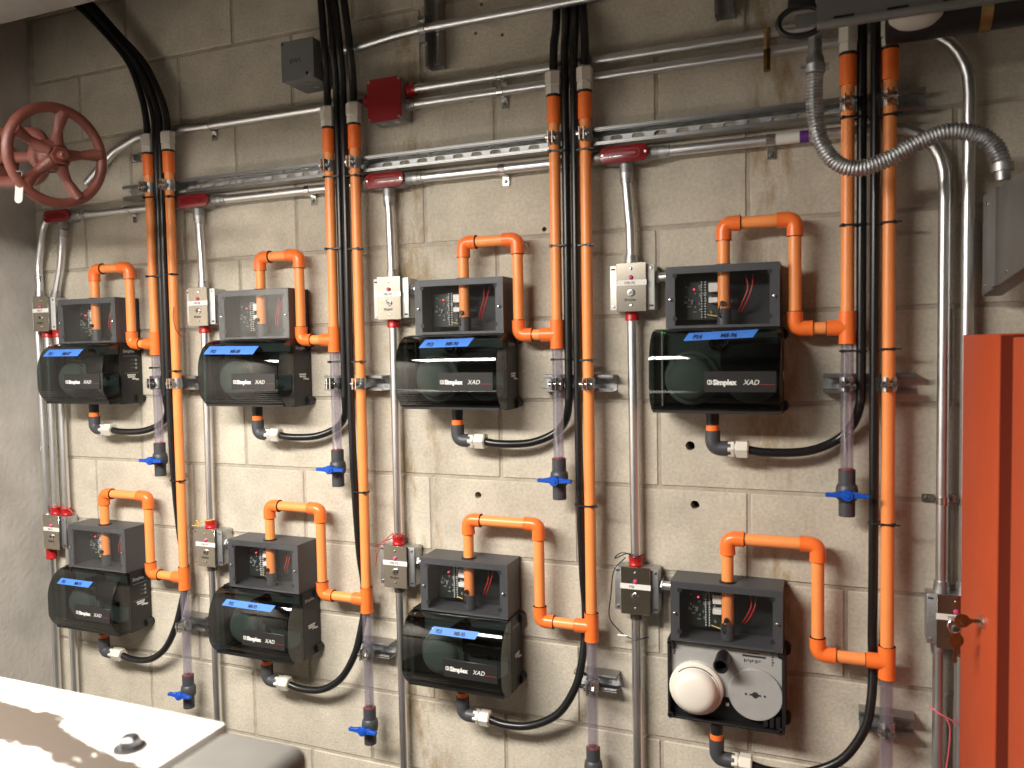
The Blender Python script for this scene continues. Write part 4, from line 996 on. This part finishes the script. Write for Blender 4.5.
# red cabinet: its left side (with lock) turned slightly to the room
t = thing('red_cabinet', (2.04, -.10, 0), 'orange-red steel cabinet with lock at the right edge', 'cabinet')
DA = Vector((.172, -.985, 0)).normalized(); DN = Vector((-.985, -.172, 0)).normalized(); B0 = Vector((2.037, -.085, 0)); ZT = 1.674
def slab(l0, l1, n0, n1, z0, z1):
    P = [B0 + DA * l + DN * n for l, n in ((l0, n0), (l1, n0), (l1, n1), (l0, n1))]
    return MB().add([p + Vector((0, 0, z0)) for p in P] + [p + Vector((0, 0, z1)) for p in P], [(3, 2, 1, 0), (4, 5, 6, 7), (0, 1, 5, 4), (1, 2, 6, 5), (2, 3, 7, 6), (3, 0, 4, 7)])
slab(0, .178, -.30, 0, .45, ZT).build('side_panel', 'cabinet_red', t, bevel=.0025)
slab(.178, .232, -.30, -.003, .45, ZT - .003).build('door_gap_shade', 'cabinet_groove', t, smooth=0)  # added dark strip filling the door gap, its colour replaces the gap's shade
slab(.232, .50, -.30, -.001, .45, ZT - .006).build('door', 'cabinet_red', t, bevel=.003)
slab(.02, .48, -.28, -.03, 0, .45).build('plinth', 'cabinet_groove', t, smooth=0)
lk = B0 + DA * .122 + Vector((0, 0, 1.146))
lo_ = MB().rev(lk, DN, [(0, .0125), (.003, .0125), (.004, .0105), (.008, .0100), (.0085, .006)], 20).build('cam_lock', 'bright_steel', t)
kt = thing('key_ring', lk + DN * .03, 'two brass keys hanging from the cabinet lock', 'keys')
def key(mb, p, d, u, n, head=.0138, blade=.030):
    """flat key: p = shoulder, d = towards the head, u = across"""
    P = []
    for k in range(14): a = -PI * .85 + 2 * PI * .85 * k / 13; P.append((head * 1.0 + head * math.cos(a), head * .92 * math.sin(a)))
    P = P + [(-.002, .004), (-blade, .004), (-blade - .004, .001), (-blade, -.003), (-blade * .75, -.0018), (-blade * .5, -.0032), (-blade * .25, -.002), (-.002, -.004)]
    mb.prism(P, lambda a, b_: p + d * a + u * b_ - n * .001, lambda a, b_: p + d * a + u * b_ + n * .001); return mb
UPV = Vector((0, 0, 1))
key(MB(), lk + DN * .022, DN, UPV, DA, blade=.016).build('key', 'key_brass', kt, smooth=20)
rp = lk + DN * .048 + Vector((0, 0, -.011))
MB().tube([rp + (DN * math.cos(2 * PI * k / 20) + UPV * math.sin(2 * PI * k / 20)) * .0125 for k in range(20)], .0011, 6, closed=True).build('ring', 'bright_steel', kt)
hd = Vector((0.02, 0, .995)).normalized()
key(MB(), rp + Vector((0, 0, -.040)) + DN * -.002, hd, DN, DA, blade=.026).build('key', 'key_brass', kt, smooth=20)

# ---------------------------------------------------------------- near beam, bottom left
t = thing('steel_beam', (.3, -1.25, 1.19), 'peeling white painted beam with grey end in the near bottom left corner', 'beam')
MB().box(LW, 1.165, -1.42, -1.165, 1.185, 1.25).build('painted_beam', 'peeling_white_paint', t, bevel=.004)
MB().box(1.1655, 1.283, -1.42, -1.168, 1.188, 1.2485).build('end_block', 'grey_sheet', t, bevel=.018, bseg=4)
MB().rev((1.108, -1.246, 1.2505), (0, 0, 1), [(0, .0115), (.010, .0115), (.013, .008)], 6).build('bolt_head', 'dark_steel', t, smooth=30)
MB().rev((1.108, -1.246, 1.2500), (0, 0, 1), [(0, .017), (.002, .0165)], 18).build('washer', 'dark_steel', t)
